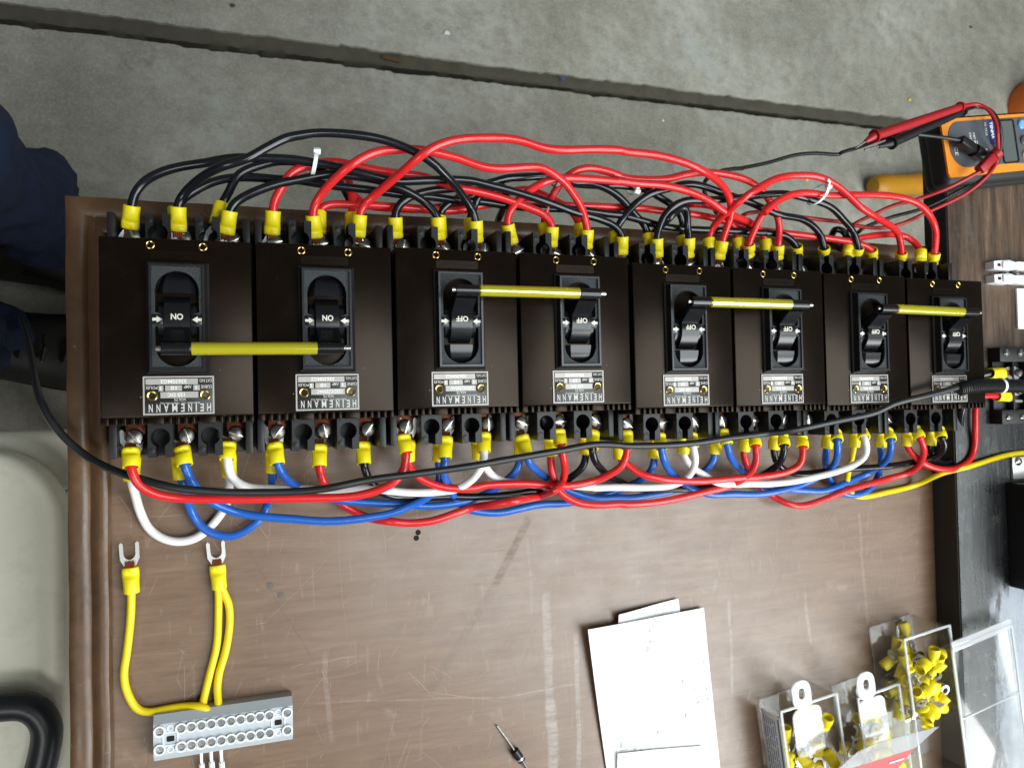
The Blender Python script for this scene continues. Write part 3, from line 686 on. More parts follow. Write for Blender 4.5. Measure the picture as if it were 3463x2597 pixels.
#WIRES#
# ------------------------------------------------------------------ wires with crimped fork lugs
REG = {'A': (400, 400, .27125), 'B': (1000, 400, .27125), 'C': (1500, 400, .27125), 'D': (2000, 450, .27125), 'E': (2500, 500, .27125),
       'F': (400, 1450, .27125), 'G': (1000, 1450, .27125), 'H': (1500, 1450, .27125), 'I': (2000, 1400, .27125), 'J': (2500, 1400, .27125),
       'K': (2663, 300, .36166), 'L': (2663, 1300, .36166), 'N': (300, 1800, .4805), 'P': (0, 0, 1.0), 'Q': (3163, 1150, .2412), 'T': (480, 2300, .27125)}
def trace(s):
    """'A 10 20 30 40@55 B ...' -> [(u, v, z or None)]"""
    out = []; reg = None; buf = None
    for t in s.split():
        if t in REG: reg = REG[t]; continue
        if buf is None: buf = float(t); continue
        z = None
        if '@' in t: t, z = t.split('@'); z = float(z)
        out.append((reg[0] + buf * reg[2], reg[1] + float(t) * reg[2], z)); buf = None
    return out
def lift(px, zs, zm, ze, ramp=.22):
    """pixels to points, height easing from zs over zm to ze along the run"""
    L = [0.0]
    for a, b in zip(px, px[1:]): L.append(L[-1] + math.hypot(b[0] - a[0], b[1] - a[1]))
    tot = L[-1] or 1; rl = min(max(ramp * tot, 70), .45 * tot); out = []
    sm = lambda t: t * t * (3 - 2 * t)
    for (u, v, z), l in zip(px, L):
        if z is None:
            if l < rl: z = zs + (zm - zs) * sm(l / rl)
            elif tot - l < rl: z = ze + (zm - ze) * sm((tot - l) / rl)
            else: z = zm
        out.append(at(u, v, z))
    return out
def crimp_meshes():
    n = 20
    rings = [(0, 4.3, 2.3), (.4, 4.75, 2.8), (2.2, 4.9, 3.1), (3.2, 4.85, 2.15), (4.6, 4.85, 2.2), (5.6, 4.75, 3.3), (7.0, 4.6, 4.1), (10, 4.5, 4.5), (13.6, 4.55, 4.55), (14, 4.4, 4.4)]
    def mk(nm, rr, m, flip=False, cap0=False, cap1=False):
        b = MB(); vs = []; fs = []
        for y, a, c in rr:
            for i in range(n): t = 2 * PI * i / n; vs.append((a * math.cos(t), y, c * math.sin(t)))
        for k in range(len(rr) - 1):
            for i in range(n):
                j = (i + 1) % n; f = (k * n + i, (k + 1) * n + i, (k + 1) * n + j, k * n + j); fs.append(f if not flip else f[::-1])
        if cap0: fs.append(tuple(range(n)))
        if cap1: fs.append(tuple((len(rr) - 1) * n + i for i in range(n))[::-1])
        return b.add(vs, fs).mesh(nm, m, ang=50)
    D = {'sleeve': mk('crimp_sleeve', rings + [(14, 3.7, 3.7), (9.5, 3.5, 3.5), (8.5, .2, .2)], M_CRIMP, cap0=True)}
    b = MB(); b.box(-2.9, 2.9, -2.6, .3, -1.0, .9, .5)
    for i in range(5): b.cyl((-2 + i, -3.4 + (i % 2) * .4, .9), (-2 + i, .2, 1.2), .55, n=6)
    D['strands'] = b.mesh('copper_strands', M_COPPER)
    b = MB()
    f = [(-3.6, -1.2), (-5.2, -4.2), (-5.4, -12.6), (-4.6, -13.6), (-3.4, -12.8), (-3.3, -7.2)] + circ(0, -7.2, 3.3, 9, PI, 2 * PI, True)[1:-1][::-1] * 0
    arc = [(3.3 * math.cos(a), -7.4 + 3.3 * math.sin(a)) for a in [PI - PI * i / 10 for i in range(11)]]
    arc = [(x, y) for x, y in arc]
    f = [(-3.4, -.8), (-5.3, -4.4), (-5.5, -12.6), (-4.5, -13.8), (-3.4, -12.8)] + arc + [(3.4, -12.8), (4.5, -13.8), (5.5, -12.6), (5.3, -4.4), (3.4, -.8)]
    b.prism(f, -1.0, -.1); b.box(-3.0, 3.0, -1.8, .4, -1.3, -.2, .3)
    D['tongue'] = b.mesh('fork_tongue', M_TIN)
    return D
DC = crimp_meshes()
def put_crimp(base, mouth, root, name='crimp_sleeve', fork=True, roll=0.0):
    base, mouth = Vector(base), Vector(mouth); d = mouth - base; L_ = d.length; d.normalize()
    L_ = min(max(L_, 10.5), 17.5); base = mouth - d * L_
    up = Vector((0, 0, 1)); x = d.cross(up).normalized(); zz = x.cross(d)
    M = Matrix((x, d, zz)).transposed().to_4x4(); M.translation = (base - root.location / S) * S
    M = M @ Matrix.Rotation(roll, 4, 'Y') @ Matrix.Diagonal((1, L_ / 14, 1, 1))
    o = place(name, DC['sleeve'], root, mat=M)
    if fork: place('copper_strands', DC['strands'], o); place('fork_tongue', DC['tongue'], o)
    return o
def term(b, p, side): return '%s breaker\'s %s' % (ORD[b - 1], ('left', 'middle', 'right')[p - 1])
def wire(color, tr, z, e0=None, e1=None, b0=None, b1=None, side='upper', label=None, r=2.6, tip0=None, tip1=None, group=None):
    """e0/e1: (breaker, pole, 'f'|'b') or None; b0/b1: trace of the sleeve's lug end"""
    pts = lift(trace(tr), *z)
    if label is None:
        if e0 and e1: label = '%s wire joining %s %s terminal to %s' % (color, term(e0[0], e0[1], side), side, term(e1[0], e1[1], side))
    root = empty('jumper_wire', pts[0], label, 'wire', group or ('wires along the %s terminals' % side))
    sg = -1 if side == 'upper' else 1; ends = []
    for e, bs, m, nx in ((e0, b0, pts[0], pts[1]), (e1, b1, pts[-1], pts[-2])):
        if e is None: ends.append(None); continue
        front = e[2] == 'f'
        if bs: q = trace(bs)[0]; base = at(q[0], q[1], q[2] if q[2] is not None else m.z - (4 if front else -2))
        else: base = m + Vector((random.uniform(-1, 1), sg * 14, -3 if front else 2))
        c = put_crimp(base, m, root, roll=random.uniform(-.32, .32)); ends.append((m - base).normalized())
    P = list(pts)
    if ends[0] is not None: P = [P[0] - ends[0] * 5.0] + P
    if ends[1] is not None: P = P + [P[-1] - ends[1] * 5.0]
    Q = spline(P); ph = [random.uniform(0, 6.3) for _ in range(4)]
    for k in range(4, len(Q) - 4):
        a = min(1, min(k, len(Q) - 1 - k) / 12); Q[k] = Q[k] + Vector((0, math.sin(k * .13 + ph[0]) + .35 * math.sin(k * .31 + ph[1]), .6 * math.sin(k * .17 + ph[2]))) * .28 * a
    MB().tube([p - root.location / S for p in Q], [r * (1 + .022 * math.sin(k * .37 + ph[3])) for k in range(len(Q))], 16).build('insulation', M_W[color], root)
    return root
F, K = 'f', 'b'
# lower side
LO = dict(side='lower')
wire('white', 'F 165 640 215 830 265 1010 370 1230 530 1360 740 1415 960 1370 1130 1240 1260 1090 1345 950 1380 750 1385 590', (26, 5, 28), (1, 1, K), (1, 3, K), **LO)
wire('red', 'F 160 480 240 680 430 800 800 860 1300 875 1800 875 2200 870 G 400 860 750 830 1000 770 1200 680 1310 570 1370 420 1385 300', (45, 40, 44), (1, 1, F), (3, 1, F), 'F 155 240', 'G 1340 75', **LO)
wire('blue', 'F 780 620 820 720 870 920 940 1080 1060 1230 1250 1320 1450 1330 1650 1230 1790 1100 1860 950 1920 700 1925 540', (28, 8, 28), (1, 2, K), (2, 1, K), **LO)
wire('blue', 'F 830 455 880 600 960 720 1100 860 1250 950 1450 1030 1800 1090 2200 1120 G 300 1150 600 1150 900 1110 1200 1050 1450 950 1650 840 1760 740 1800 600 1790 480 1785 400', (44, 22, 30), (1, 2, F), (3, 2, K), 'F 790 220', None, **LO)
wire('white', 'F 1360 385 1380 520 1450 640 1600 720 1850 745 2200 755 G 300 765 600 760 900 740 1200 770 1500 790 1800 780 2000 755 H 280 690 380 610 460 500 500 400 505 290', (45, 30, 44), (1, 3, F), (3, 3, F), 'F 1365 170', 'H 500 50', **LO)
wire('blue', 'F 1985 440 2060 580 2150 670 G 40 720 300 830 550 890 900 920 1300 945 1650 965 1950 930 2200 880 H 400 860 600 770 750 660 880 560 940 450 955 340', (44, 15, 28), (2, 1, F), (4, 1, K), 'F 1945 175', None, **LO)
wire('red', 'G 295 470 310 560 360 690 450 800@18 540 910@12 700 1010@10 900 1100@9 1150 1150 1400 1180 1700 1150 2000 1050 2212 980 H 600 940@30 900 890@36 1200 840 1400 760@44 1490 640 1515 500 1490 350 1460 205', (36, 18, 46), (2, 2, F), (4, 2, F), 'G 295 195', 'H 1430 10', **LO)
wire('black', 'G 850 440 880 560 960 680 1100 800 1300 850 1600 860 1900 845 2212 850 H 700 830 1000 790 1250 740 1450 690 1600 600 1720 500 1770 400 1770 310', (36, 18, 28), (2, 3, F), (4, 3, K), 'G 835 165', None, **LO)
wire('red', 'G 1400 400 1430 480 1530 600 1700 680 1900 735 2212 745 H 500 710 800 690 1100 690 1400 710 1600 700 1900 640 2100 550 2212 470 I 390 620 440 500 445 430', (32, 33, 44), (3, 1, K), (5, 1, F), None, 'I 430 210', **LO)
wire('blue', 'G 1860 370 1845 480 1850 600 1890 670 1960 820 2060 930 2130 990 H 450 1030 700 1045 950 1000 1200 950 1500 930 1720 890 2000 820 I 450 900 650 800 760 680 785 545', (44, 10, 28), (3, 2, F), (5, 2, K), 'G 1870 95', None, **LO)
wire('white', 'H 440 370 520 470 580 560 660 620 740 650 1000 680 1300 700 1600 715 1900 735 I 0 920 300 910 700 910 1000 890 1150 830 1230 760 1290 640 1290 500 1265 405', (30, 26, 44), (3, 3, K), (5, 3, F), None, 'I 1250 240', **LO)
wire('blue', 'H 1030 320 1070 420 1180 540 1320 640 1450 720 1600 790 1850 860 2212 850 I 500 1040 800 1000 1000 960 1120 910 1280 820 1400 720 1510 600 1540 490', (44, 14, 28), (4, 1, F), (6, 1, K), 'H 970 80', None, **LO)
wire('red', 'H 1335 330 1340 450 1365 590 1420 760 1540 860 1700 930 1950 950 2212 930 I 400 1120 800 1100 1100 1050 1400 980 1700 900 1900 800 2020 680 2060 540 2045 400', (30, 28, 45), (4, 2, K), (6, 2, F), None, 'I 2030 260', **LO)
wire('black', 'H 1850 250 1890 400 1970 500 2080 600 2212 680 I 300 820 420 880 600 930 900 940 1200 935 1500 910 1800 880 J 250 780 400 700 520 590 560 395', (43, 16, 44), (4, 3, F), (6, 3, F), 'H 1870 20', 'J 545 250', **LO)
wire('red', 'I 350 550 400 590 480 650 600 740 800 800 1000 830 1300 835 1600 815 1900 790 J 100 790 400 765 600 725 740 650 790 550 792 415', (28, 34, 40), (5, 1, K), (7, 1, F), None, 'J 785 270', **LO)
wire('blue', 'I 870 435 900 560 960 680 1040 770 1130 860 1270 940 1500 1010 1800 1000 J 0 1000 300 990 600 930 900 830 1100 720 1180 640 1220 520 1228 420 1220 330', (44, 18, 43), (5, 2, F), (7, 2, F), 'I 850 240', 'J 1215 230', **LO)
wire('white', 'I 1140 490 1190 590 1270 680 1400 760 1550 850 1750 870 2000 865 J 300 870 600 850 900 800 1200 720 1450 620 1570 520 1590 400 1560 300', (28, 30, 43), (5, 3, K), (7, 3, F), None, 'J 1540 220', **LO)
wire('blue', 'I 1690 380 1730 520 1800 630 1900 730 J 200 850 400 920 600 940 800 955 1050 960 1250 890 1400 820 1600 740 1750 650 1850 560 1890 440 1888 325', (44, 14, 42), (6, 1, F), (8, 1, F), 'I 1640 190', 'J 1870 220', **LO)
wire('red', 'I 1900 460 1910 560 1960 680 J 150 780@16 280 930@10 420 1020@10 600 1110 780 1145 1000 1090 1300 970 1600 870 1900 790 L 1124 830 1220 770 1265 690 1275 600 1240 500', (28, 16, 43), (6, 2, K), (8, 2, F), None, 'L 1200 420', **LO)
wire('black', 'J 430 435 450 560 520 660 650 730 850 740 1050 720 1300 690 1600 670 1900 640 2212 590 L 1380 680 1450 630 1470 560 1440 500', (28, 22, 43), (6, 3, K), (8, 3, F), None, 'L 1420 410', **LO)
wire('blue', 'J 1090 425 1075 560 1085 680 1120 800 1180 900 1260 970 1380 1010 1520 1000 1640 930 1730 780 1770 560 1760 410', (28, 8, 28), (7, 2, K), (8, 1, K), **LO)
wire('yellow', 'J 1430 405 1400 560 1360 730 1345 850 1370 960 1430 1010 1540 1028 1800 980 2212 880 L 1450 830@24 1700 765@30 2000 670@29 2212 640@28 2420 640@28 2700 690@28', (28, 5, 28), (7, 3, K), None, label='yellow wire running from seventh breaker\'s lower terminal across the dark plank', r=2.3, **LO)
wire('red', 'L 1115 570 1190 670 1290 745 1450 790 1600 780 1710 700 1752 580 1757 400@30 1757 240@30 1790 60@30 Q 560 820@34 690 780@36 860 785@36', (28, 28, 44), (8, 2, K), (8, 3, F), None, 'Q 1040 785@35', label='red wire hooking round the last breaker to the plank\'s terminal strip', **LO)
wire('black', 'L 1335 565 1340 640 1400 715 1480 740 1550 700 1600 600 1610 450 1640 200@30 Q 520 600@32 640 500@34 770 465@36', (28, 20, 40), (8, 3, K), (8, 3, F), None, 'Q 1005 460@35', label='black wire from the last breaker up to the plank\'s terminal strip', **LO)
# upper side
wire('black', 'A 170 1090 185 1000 240 880 360 760 560 660 800 595 1100 555 1400 510 1700 500 2000 505 2212 520 B 250 560 450 590 700 650 850 690 1000 730 1250 790 1600 780 1900 770 2212 790 C 500 820 800 890 1100 980 1400 1080 1650 1180 1900 1250 2120 1340 2212 1430 D 382 1290', (44, 54, 44), (1, 1, F), (5, 1, F), 'A 145 1385', 'D 375 1520')
wire('black', 'A 745 1105 770 1020 860 900 1050 740 1300 600 1600 500 1850 360 2100 240 2212 220 B 250 185 500 190 800 225 1100 280 1400 380 1600 480 1750 590 1900 740 2030 890 2130 1040 C 350 1130 402 1280', (46, 72, 46), (1, 2, F), (3, 3, F), 'A 745 1415', 'C 420 1555')
wire('black', 'A 715 1120 800 1010 960 900 1150 810 1400 750 1700 745 2000 770 2212 775 B 200 800 500 840 900 890 1300 950 1700 990 2100 1040 C 450 1040 800 1090 1200 1120 1500 1130 1780 1160 2000 1190 2212 1210 D 300 1010 600 1080 900 1160 1200 1200 1600 1220 2000 1240 2212 1240 E 300 1060 450 1070 560 1090 650 1150 715 1225', (36, 38, 40), (1, 2, K), (7, 1, F), None, 'E 720 1330')
wire('black', 'A 1390 1155 1450 1060 1700 920 2000 820 2212 780 B 200 740 450 700 700 720 1000 765 1250 850 1450 940 1650 1080 1770 1235', (46, 48, 46), (1, 3, F), (3, 2, F), 'A 1345 1450', 'B 1790 1520')
wire('black', 'A 1290 1065 1330 1010 1400 880 1480 720 1600 640 1800 570 2000 530 B 100 560 260 640 400 700 520 790 610 900 670 1010@20 720 1100@0', (34, 40, -10), (1, 3, K), None, 'A 1230 1340', label='black wire from first breaker\'s right upper terminal dropping behind the board')
wire('black', 'B 1240 1235 1250 1150 1330 1050 1480 960 1700 900 1950 870 2100 850 C 450 830 600 800 800 745 1000 740 1330 730 1600 800 1800 805 D 200 700 350 800 450 900 550 1020 650 1130 710 1265', (42, 44, 36), (3, 1, F), (5, 2, K), 'B 1255 1500', None)
wire('black', 'B 1790 1235 1810 1160 1900 1070 2050 980 C 307 940 450 880 600 815 900 740 1330 745 1600 810 2000 840 D 250 650 480 670 700 720 850 810 1000 900 1090 990 1140 1110 1130 1295', (34, 40, 34), (3, 2, K), (5, 3, K))
wire('black', 'C 330 1270 360 1150 410 1030 480 930 590 870 720 840 770 890 755 1080@20 700 1230@0 670 1300@-20', (34, 40, -20), (3, 3, K), None, label='black wire from third breaker\'s right upper terminal diving behind the rim')
wire('black', 'D 290 1235 340 1150 400 1050 550 890 750 760 950 700 1150 640 1350 650 1600 730 1800 800 2000 880 2150 950 E 500 840 800 900 950 1000 1030 1120 1055 1245', (36, 48, 40), (5, 1, K), (7, 2, F), None, 'E 1065 1345')
wire('black', 'D 815 1315 840 1200 900 1050 1000 930 1150 850 1400 840 1700 830 2000 790 2130 770 E 550 570 800 620 950 660 1150 750 1300 900 1420 1050 1482 1250', (45, 52, 42), (5, 2, F), (7, 3, F), 'D 815 1555', 'E 1460 1360')
wire('black', 'D 1215 1310 1195 1130 1195 980 1160 915 1080 950 960 1070 850 1170 760 1260', (45, 50, 30), (5, 3, F), None, 'D 1215 1560', label='short black wire arching back from fifth breaker\'s right upper terminal')
wire('black', 'E 1370 1220 1350 1120 1290 1030 1210 1015 1160 1070 1130 1140@10 1110 1220@-10', (36, 34, -10), (7, 3, K), None, 'E 1360 1340', label='short black hook of wire behind seventh breaker\'s right upper terminal')
wire('red', 'A 1930 1155 1940 1050 2020 900 2130 720 2212 650 B 150 600 350 555 500 550 750 590 1000 640 1300 690 1600 730 1800 800 2000 870 C 200 880 500 940 800 1020 1050 1110 1250 1200 1330 1280 1355 1355', (44, 46, 46), (2, 1, F), (4, 2, F), 'A 1915 1455', 'C 1340 1610')
wire('red', 'B 215 1215 225 1120 290 990 450 790 650 610 850 480 1050 410 1300 395 1500 390 1750 440 2000 500 2212 570 C 500 610 700 630 1000 610 1200 610 1350 680 1500 790 1620 950 1720 1120 1770 1280 1792 1390', (46, 66, 46), (2, 2, F), (4, 3, F), 'B 245 1500', 'C 1780 1635')
wire('red', 'B 290 1170 330 1110 420 1080 650 1080 900 1090 1300 1115 1700 1140 1900 1150 2150 1130 C 450 1090 800 1050 1100 1060 1400 1085 1700 1090 2212 1110 D 300 920 600 940 900 980 1300 1020 1600 1080 1900 1160 2050 1200 E 250 1030 600 1070 900 1110 1200 1140 1400 1170 1560 1220 1650 1275', (34, 33, 40), (2, 2, K), (8, 1, F), None, 'E 1665 1380')
wire('red', 'B 800 1205 830 1110 950 990 1200 770 1400 600 1600 440 1800 330 2000 275 2212 255 C 500 255 750 255 1000 290 1250 370 1500 395 1900 385 2212 405 D 400 235 800 280 1100 350 1350 450 1550 570 1680 720 1740 900 1740 1020 1690 1180 1632 1350', (46, 80, 46), (2, 3, F), (6, 1, F), 'B 775 1485', 'D 1590 1580')
wire('red', 'B 700 1195 712 1050 690 900 655 780 600 720 590 790@32 660 900 740 980 850 1070 1100 1110 1600 1130 C 100 1080 500 1010 800 930 950 895 1050 890 1200 940 1400 1030 1560 1120 1650 1230 1695 1330', (34, 26, 34), (2, 3, K), (4, 3, K))
wire('red', 'C 800 1325 800 1230 850 1120 950 1010 1080 900 1250 810 1400 760 1650 750 2000 770 2212 790 D 300 590 600 630 900 660 1200 730 1450 840 1650 970 1850 1060 2000 1130 2100 1220 2175 1340', (42, 56, 36), (4, 1, F), (6, 3, K), 'C 850 1575', None)
wire('red', 'C 1250 1325 1270 1220 1290 1100 1340 1000 1420 860 1520 740 1650 650 1800 620 1950 640 2212 720 D 250 510 450 570 650 590 900 580 1200 510 1500 490 1750 530 1950 600 2100 700 2200 820 E 430 760 490 900 500 1050 485 1215', (36, 52, 44), (4, 2, K), (6, 3, F), None, 'E 480 1400')
wire('red', 'D 1462 1320 1490 1230 1580 1090 1690 990 1800 900 1950 780 2100 690 2212 620 E 200 520 400 410 600 350 800 340 1000 370 1200 470 1350 590 1500 730 1700 860 1900 980 1990 1100 2022 1310', (38, 66, 40), (6, 1, K), (8, 2, F), None, 'E 2015 1420')
wire('red', 'D 1960 1390 2020 1240 2100 1060 2212 900 E 300 820 450 680 650 590 850 570 1100 595 1350 590 1700 585 1950 610 2212 690 K 1320 1170 1385 1330 1375 1540', (45, 60, 42), (6, 2, F), (8, 3, F), 'D 1975 1530', 'K 1360 1640')
wire('red', 'D 1825 1320 1800 1230 1760 1150 1700 1050 1580 950 1450 905 1270 890 1150 910 1050 960@20', (36, 36, 10), (6, 2, K), None, label='short red wire curling back left from sixth breaker\'s middle upper terminal')
wire('red', 'K 1245 1515 1180 1430 1100 1385 950 1360 700 1390 600 1420 520 1480@10 480 1540@-5', (38, 32, -5), (8, 3, K), None, 'K 1250 1610', label='short red wire curling left behind the last breaker\'s upper terminal')

# the long black cable lying across the breakers, ending in a corrugated loom
cb = empty('signal_cable', at(1700, 1550, 60), 'long thin black cable draped across the lower terminals and right breakers', 'cable')
px = trace('P 70 1080@-330 96 1160@-190 112 1240@-80 124 1310@-16 142 1365@4 165 1412@9 P 222 1483@11 291 1541@14 380 1588@28 490 1624@44 600 1650@50 760 1664@50 1000 1662@50') + trace('G 400 740 900 640 1500 560 2212 460 H 700 400 1400 280 1900 195 2212 205 I 400 395 900 390 1300 360 1700 300 2212 240 J 600 215@62 1200 90@72 1700 -20@80 L 1000 180@84 1300 105@88 1600 25@90 1680 10@91')
pts = lift(px, 50, 54, 60); MB().tube([p - cb.location / S for p in spline(pts)], 2.25, 12, ry=1.0).build('sheath', M_CABLE, cb)
lm = empty('cable_loom', at(3350, 1310, 90), 'corrugated black loom tube over the right end of the cable', 'conduit')
lp = spline(lift(trace('Q 330 690@90 450 660@91 700 635@91 950 640@90 1244 650@89 1700 660@86'), 90, 90, 88), .45)
rr = [4.6 + (.55 if (i // 2) % 2 else -.25) for i in range(len(lp))]
MB().tube([p - lm.location / S for p in lp], rr, 18).build('corrugated_tube', M_CABLE, lm)

def zip_tie(px, py, z, ry, rz, tilt, head, label, tail=None, yaw=0.0):
    c = at(px, py, z); T = empty('zip_tie', c, label, 'zip tie', 'white zip ties'); b = MB(); n = 32; wdt = 1.15; th = .5
    vs = []; fs = []
    for i in range(n):
        a = 2 * PI * i / n; ca, sa = math.cos(a), math.sin(a)
        for (dx, dr) in ((-wdt, 0), (wdt, 0), (wdt, th), (-wdt, th)):
            vs.append(Vector((dx + tilt * ca, (ry + dr) * ca, (rz + dr) * sa)))
    for i in range(n):
        j = (i + 1) % n
        for k in range(4): fs.append((i * 4 + k, i * 4 + (k + 1) % 4, j * 4 + (k + 1) % 4, j * 4 + k))
    Mr = Matrix.Rotation(yaw, 4, 'Z'); b.add([Mr @ v for v in vs], fs); b.build('strap', M_ZIP, T)
    a = head; h = Vector((tilt * math.cos(a), (ry + .8) * math.cos(a), (rz + .8) * math.sin(a)))
    MB().box(-2.1, 2.1, -1.7, 1.7, -1.5, 1.5, .4, M=Mr @ Matrix.Translation(h) @ Matrix.Rotation(a, 4, 'X')).build('head', M_ZIP, T)
    if tail: MB().tube([Mr @ (h + Vector(p)) for p in tail], 1.0, 8, ry=.5).build('tail', M_ZIP, T)
zip_tie(1064, 552, 50, 6.6, 8.5, 1.2, .75, 'white zip tie on the black wires above the second breaker')
zip_tie(1878, 607, 46, 4.6, 6.5, -1, -.6, 'white zip tie partly hidden under the red wire above fourth breaker')
zip_tie(2141, 634, 42, 4.4, 7.5, -1.2, 2.4, 'white zip tie on the black wires above the fifth breaker', yaw=-.2)
zip_tie(2766, 659, 56, 7.2, 10, 3.5, 1.1, 'white zip tie with raised tail tying red and black wires, sixth breaker', tail=[(0, 0, 0), (-1.5, 2.5, 3), (-5, 3.5, 5)])
zip_tie(3383, 1304, 90, 5.4, 5.4, 0, -.9, 'white zip tie round the corrugated loom', yaw=.05)

# loose yellow wires on the board
def loose(label, sleeve, traces):
    b, m = [at(*trace(s)[0][:2], 5.2) for s in sleeve]; root = empty('fork_lead', b, label, 'wire')
    put_crimp(b, m, root)
    for t in traces:
        pts = lift(trace(t), 5, 3, 6); d = (pts[0] - m); P = [pts[0] + (b - m).normalized() * 4] + pts
        MB().tube([p - root.location / S for p in spline(P)], 2.35, 14).build('insulation', M_W['yellow'], root)
loose('single yellow wire with fork lug lying at the left of the board', ('N 292 245', 'N 303 425'), ['N 300 425 295 600 268 850 247 1000 272 1130 350 1250 420 1265 550 1240 700 1220 790 1222@8 850 1250@8 880 1300@7'])
loose('two yellow wires sharing one fork lug above the grey terminal strip', ('N 905 228', 'N 920 395'), ['N 912 395 912 600 900 800 850 1000 815 1150 800 1220@6 802 1300@6', 'N 938 395 985 500 992 650 960 850 920 980 905 1100 915 1220@6 920 1300@6'])

# ------------------------------------------------------------------ grey nylon terminal strip
ts = empty('terminal_strip', (57, -189, 0), 'grey nylon screw terminal strip lying at the lower left', 'terminal strip')
b = MB(); 
sec = [(-13.6, 0), (-13.6, 8.5), (-9.2, 13.0), (9.2, 13.0), (13.6, 8.5), (13.6, 0)]
vs = [(x, y, z) for x in (-40, 40) for y, z in sec]; b.add(vs, [(5, 4, 3, 2, 1, 0), tuple(range(6, 12))] + [(i, (i + 1) % 6, 6 + (i + 1) % 6, 6 + i) for i in range(6)])
b.build('body', M_NYLON, ts, loc=(0, 0, .1), ang=20)
rng = MB().lathe([(3.35, 12.6), (3.35, 14.6), (2.35, 14.6), (2.3, 12.6)], 18).mesh('socket', M_NYLONW)
scr = MB().lathe([(2.25, 12.9), (2.1, 13.35), (0, 13.4)], 16); scr.box(-1.9, 1.9, -.35, .35, 13.3, 13.5); scr = scr.mesh('clamp_screw', M_STEEL)
hol = MB().lathe([(2.0, 12.7), (2.0, 13.5), (1.3, 13.5), (1.2, 12.9)], 14).mesh('pin_hole', M_NYLONW); drk = MB().lathe([(1.25, 13.02), (0, 13.05)], 12).mesh('hole', M_HOLE)
for yy in (-5.4, 5.4):
    for x in [-36.5] + [-24.6 + 5.62 * i for i in range(10)] + [36.6]:
        place('socket', rng, ts, (x, yy, 0)); place('clamp_screw', scr, ts, mat=Matrix.Translation(Vector((x, yy, 0)) * S) @ Matrix.Rotation(random.uniform(.2, .9), 4, 'Z'))
for x in (-30.6, 31.2):
    for yy in (-6.3, 6.3): place('pin_hole', hol, ts, (x, yy, 0)); place('hole', drk, ts, (x, yy, 0))
    b = MB(); b.prism(rrect(x - 4.4, x + 4.4, -4.2, 4.2, 1.6), 12.6, 13.6, [rrect(x - 3.6, x + 3.6, -3.4, 3.4, 1.2)]); b.build('mount_frame', M_NYLONW, ts)
    MB().prism(rrect(x - 2.2, x + 2.2, -1.7, 1.7, .8), 12.9, 13.12).build('mount_hole', M_HOLE, ts)
for k, x in enumerate((735, 860, 985)):
    p = at(480 + x * .27125, 2300 + 920 * .27125, 5); q = at(480 + (x + 8) * .27125, 2300 + (1010 + 25 * (k == 0)) * .27125, 4)
    R_ = empty('ferrule_wire', p, ('left', 'middle', 'right')[k] + ' of the three white ferruled wires below the grey strip', 'wire', 'ferruled wires')
    MB().cyl((0, 4, 0), q - p, 1.05, n=10).build('ferrule', M_TIN, R_)
    d = (q - p).normalized(); MB().cyl(q - p, q - p + d * 7, 1.7, 1.8, n=12).build('collar', M_ZIP, R_)
    MB().tube(spline([q - p + d * 6, q - p + d * 12, q - p + d * 30 + Vector((3 * (k - 1), 0, -2))]), 1.5, 10).build('insulation', M_W['blue'], R_)

# ------------------------------------------------------------------ diode
p = at(1752, 2553, 3.4); dr = (at(1770, 2578, 3.4) - at(1735, 2527, 3.4)).normalized()
di = empty('diode', p, 'black axial diode with silver leads lying below centre of the board', 'diode')
MB().cyl(-dr * 4.6, dr * 4.6, 3.0, n=20).build('body', M_PLATE, di); MB().cyl(dr * 1.9, dr * 3.2, 3.08, n=20).build('cathode_band', M_TIN, di)
for s in (-1, 1):
    pts = [dr * s * 4.4, dr * s * 14 + Vector((0, 0, -.8)), dr * s * 26 + Vector((.5 * s, .3, -2))]; MB().tube(spline(pts), .65, 8).build('lead', M_STEEL, di)

# ------------------------------------------------------------------ paper
def sheet(name, corners, z0, curl, label, th=.35, seed=0):
    """folded sheet from four corner points (mm), gently curled, with thickness"""
    a, b_, c_, d_ = [Vector((x, y, 0)) for x, y in corners]; n = 18; top = []
    for j in range(n + 1):
        for i in range(n + 1):
            u, v = i / n, j / n; q = a.lerp(b_, u).lerp(d_.lerp(c_, u), v)
            top.append(Vector((q.x, q.y, z0 + curl * (1.0 - v) ** 2 * (.35 + .65 * (1 - u)) + .6 * math.sin(5 * u + 3 * v + seed))))
    m = MB(); N_ = n + 1; fs = []; ctr = top[len(top) // 2].copy(); ctr.z = 0
    bot = [p - Vector((0, 0, th)) for p in top]; off = len(top)
    for j in range(n):
        for i in range(n):
            q = j * N_ + i; fs.append((q, q + N_, q + N_ + 1, q + 1)); fs.append((off + q, off + q + 1, off + q + N_ + 1, off + q + N_))
    rim = [i for i in range(N_)] + [j * N_ + n for j in range(1, N_)] + [n * N_ + i for i in range(n - 1, -1, -1)] + [j * N_ for j in range(n - 1, 0, -1)]
    for a0, a1 in zip(rim, rim[1:] + rim[:1]): fs.append((a0, a1, off + a1, off + a0))
    o = m.add([p - ctr for p in top + bot], fs).build(name, M_PAPER, None, ctr); tag(o, label, 'paper'); return o, ctr
pp, ctr = sheet('folded_paper', [(303.7, -158.2), (404.6, -154.6), (418, -300), (322, -285)], 1.2, 7, 'white folded paper with faint pencil notes on the board')
p2, _ = sheet('folded_paper', [(330, -151), (382.8, -145.5), (400, -270), (322, -275)], .5, 5.0, 'second white sheet peeking out above the folded paper', seed=1)
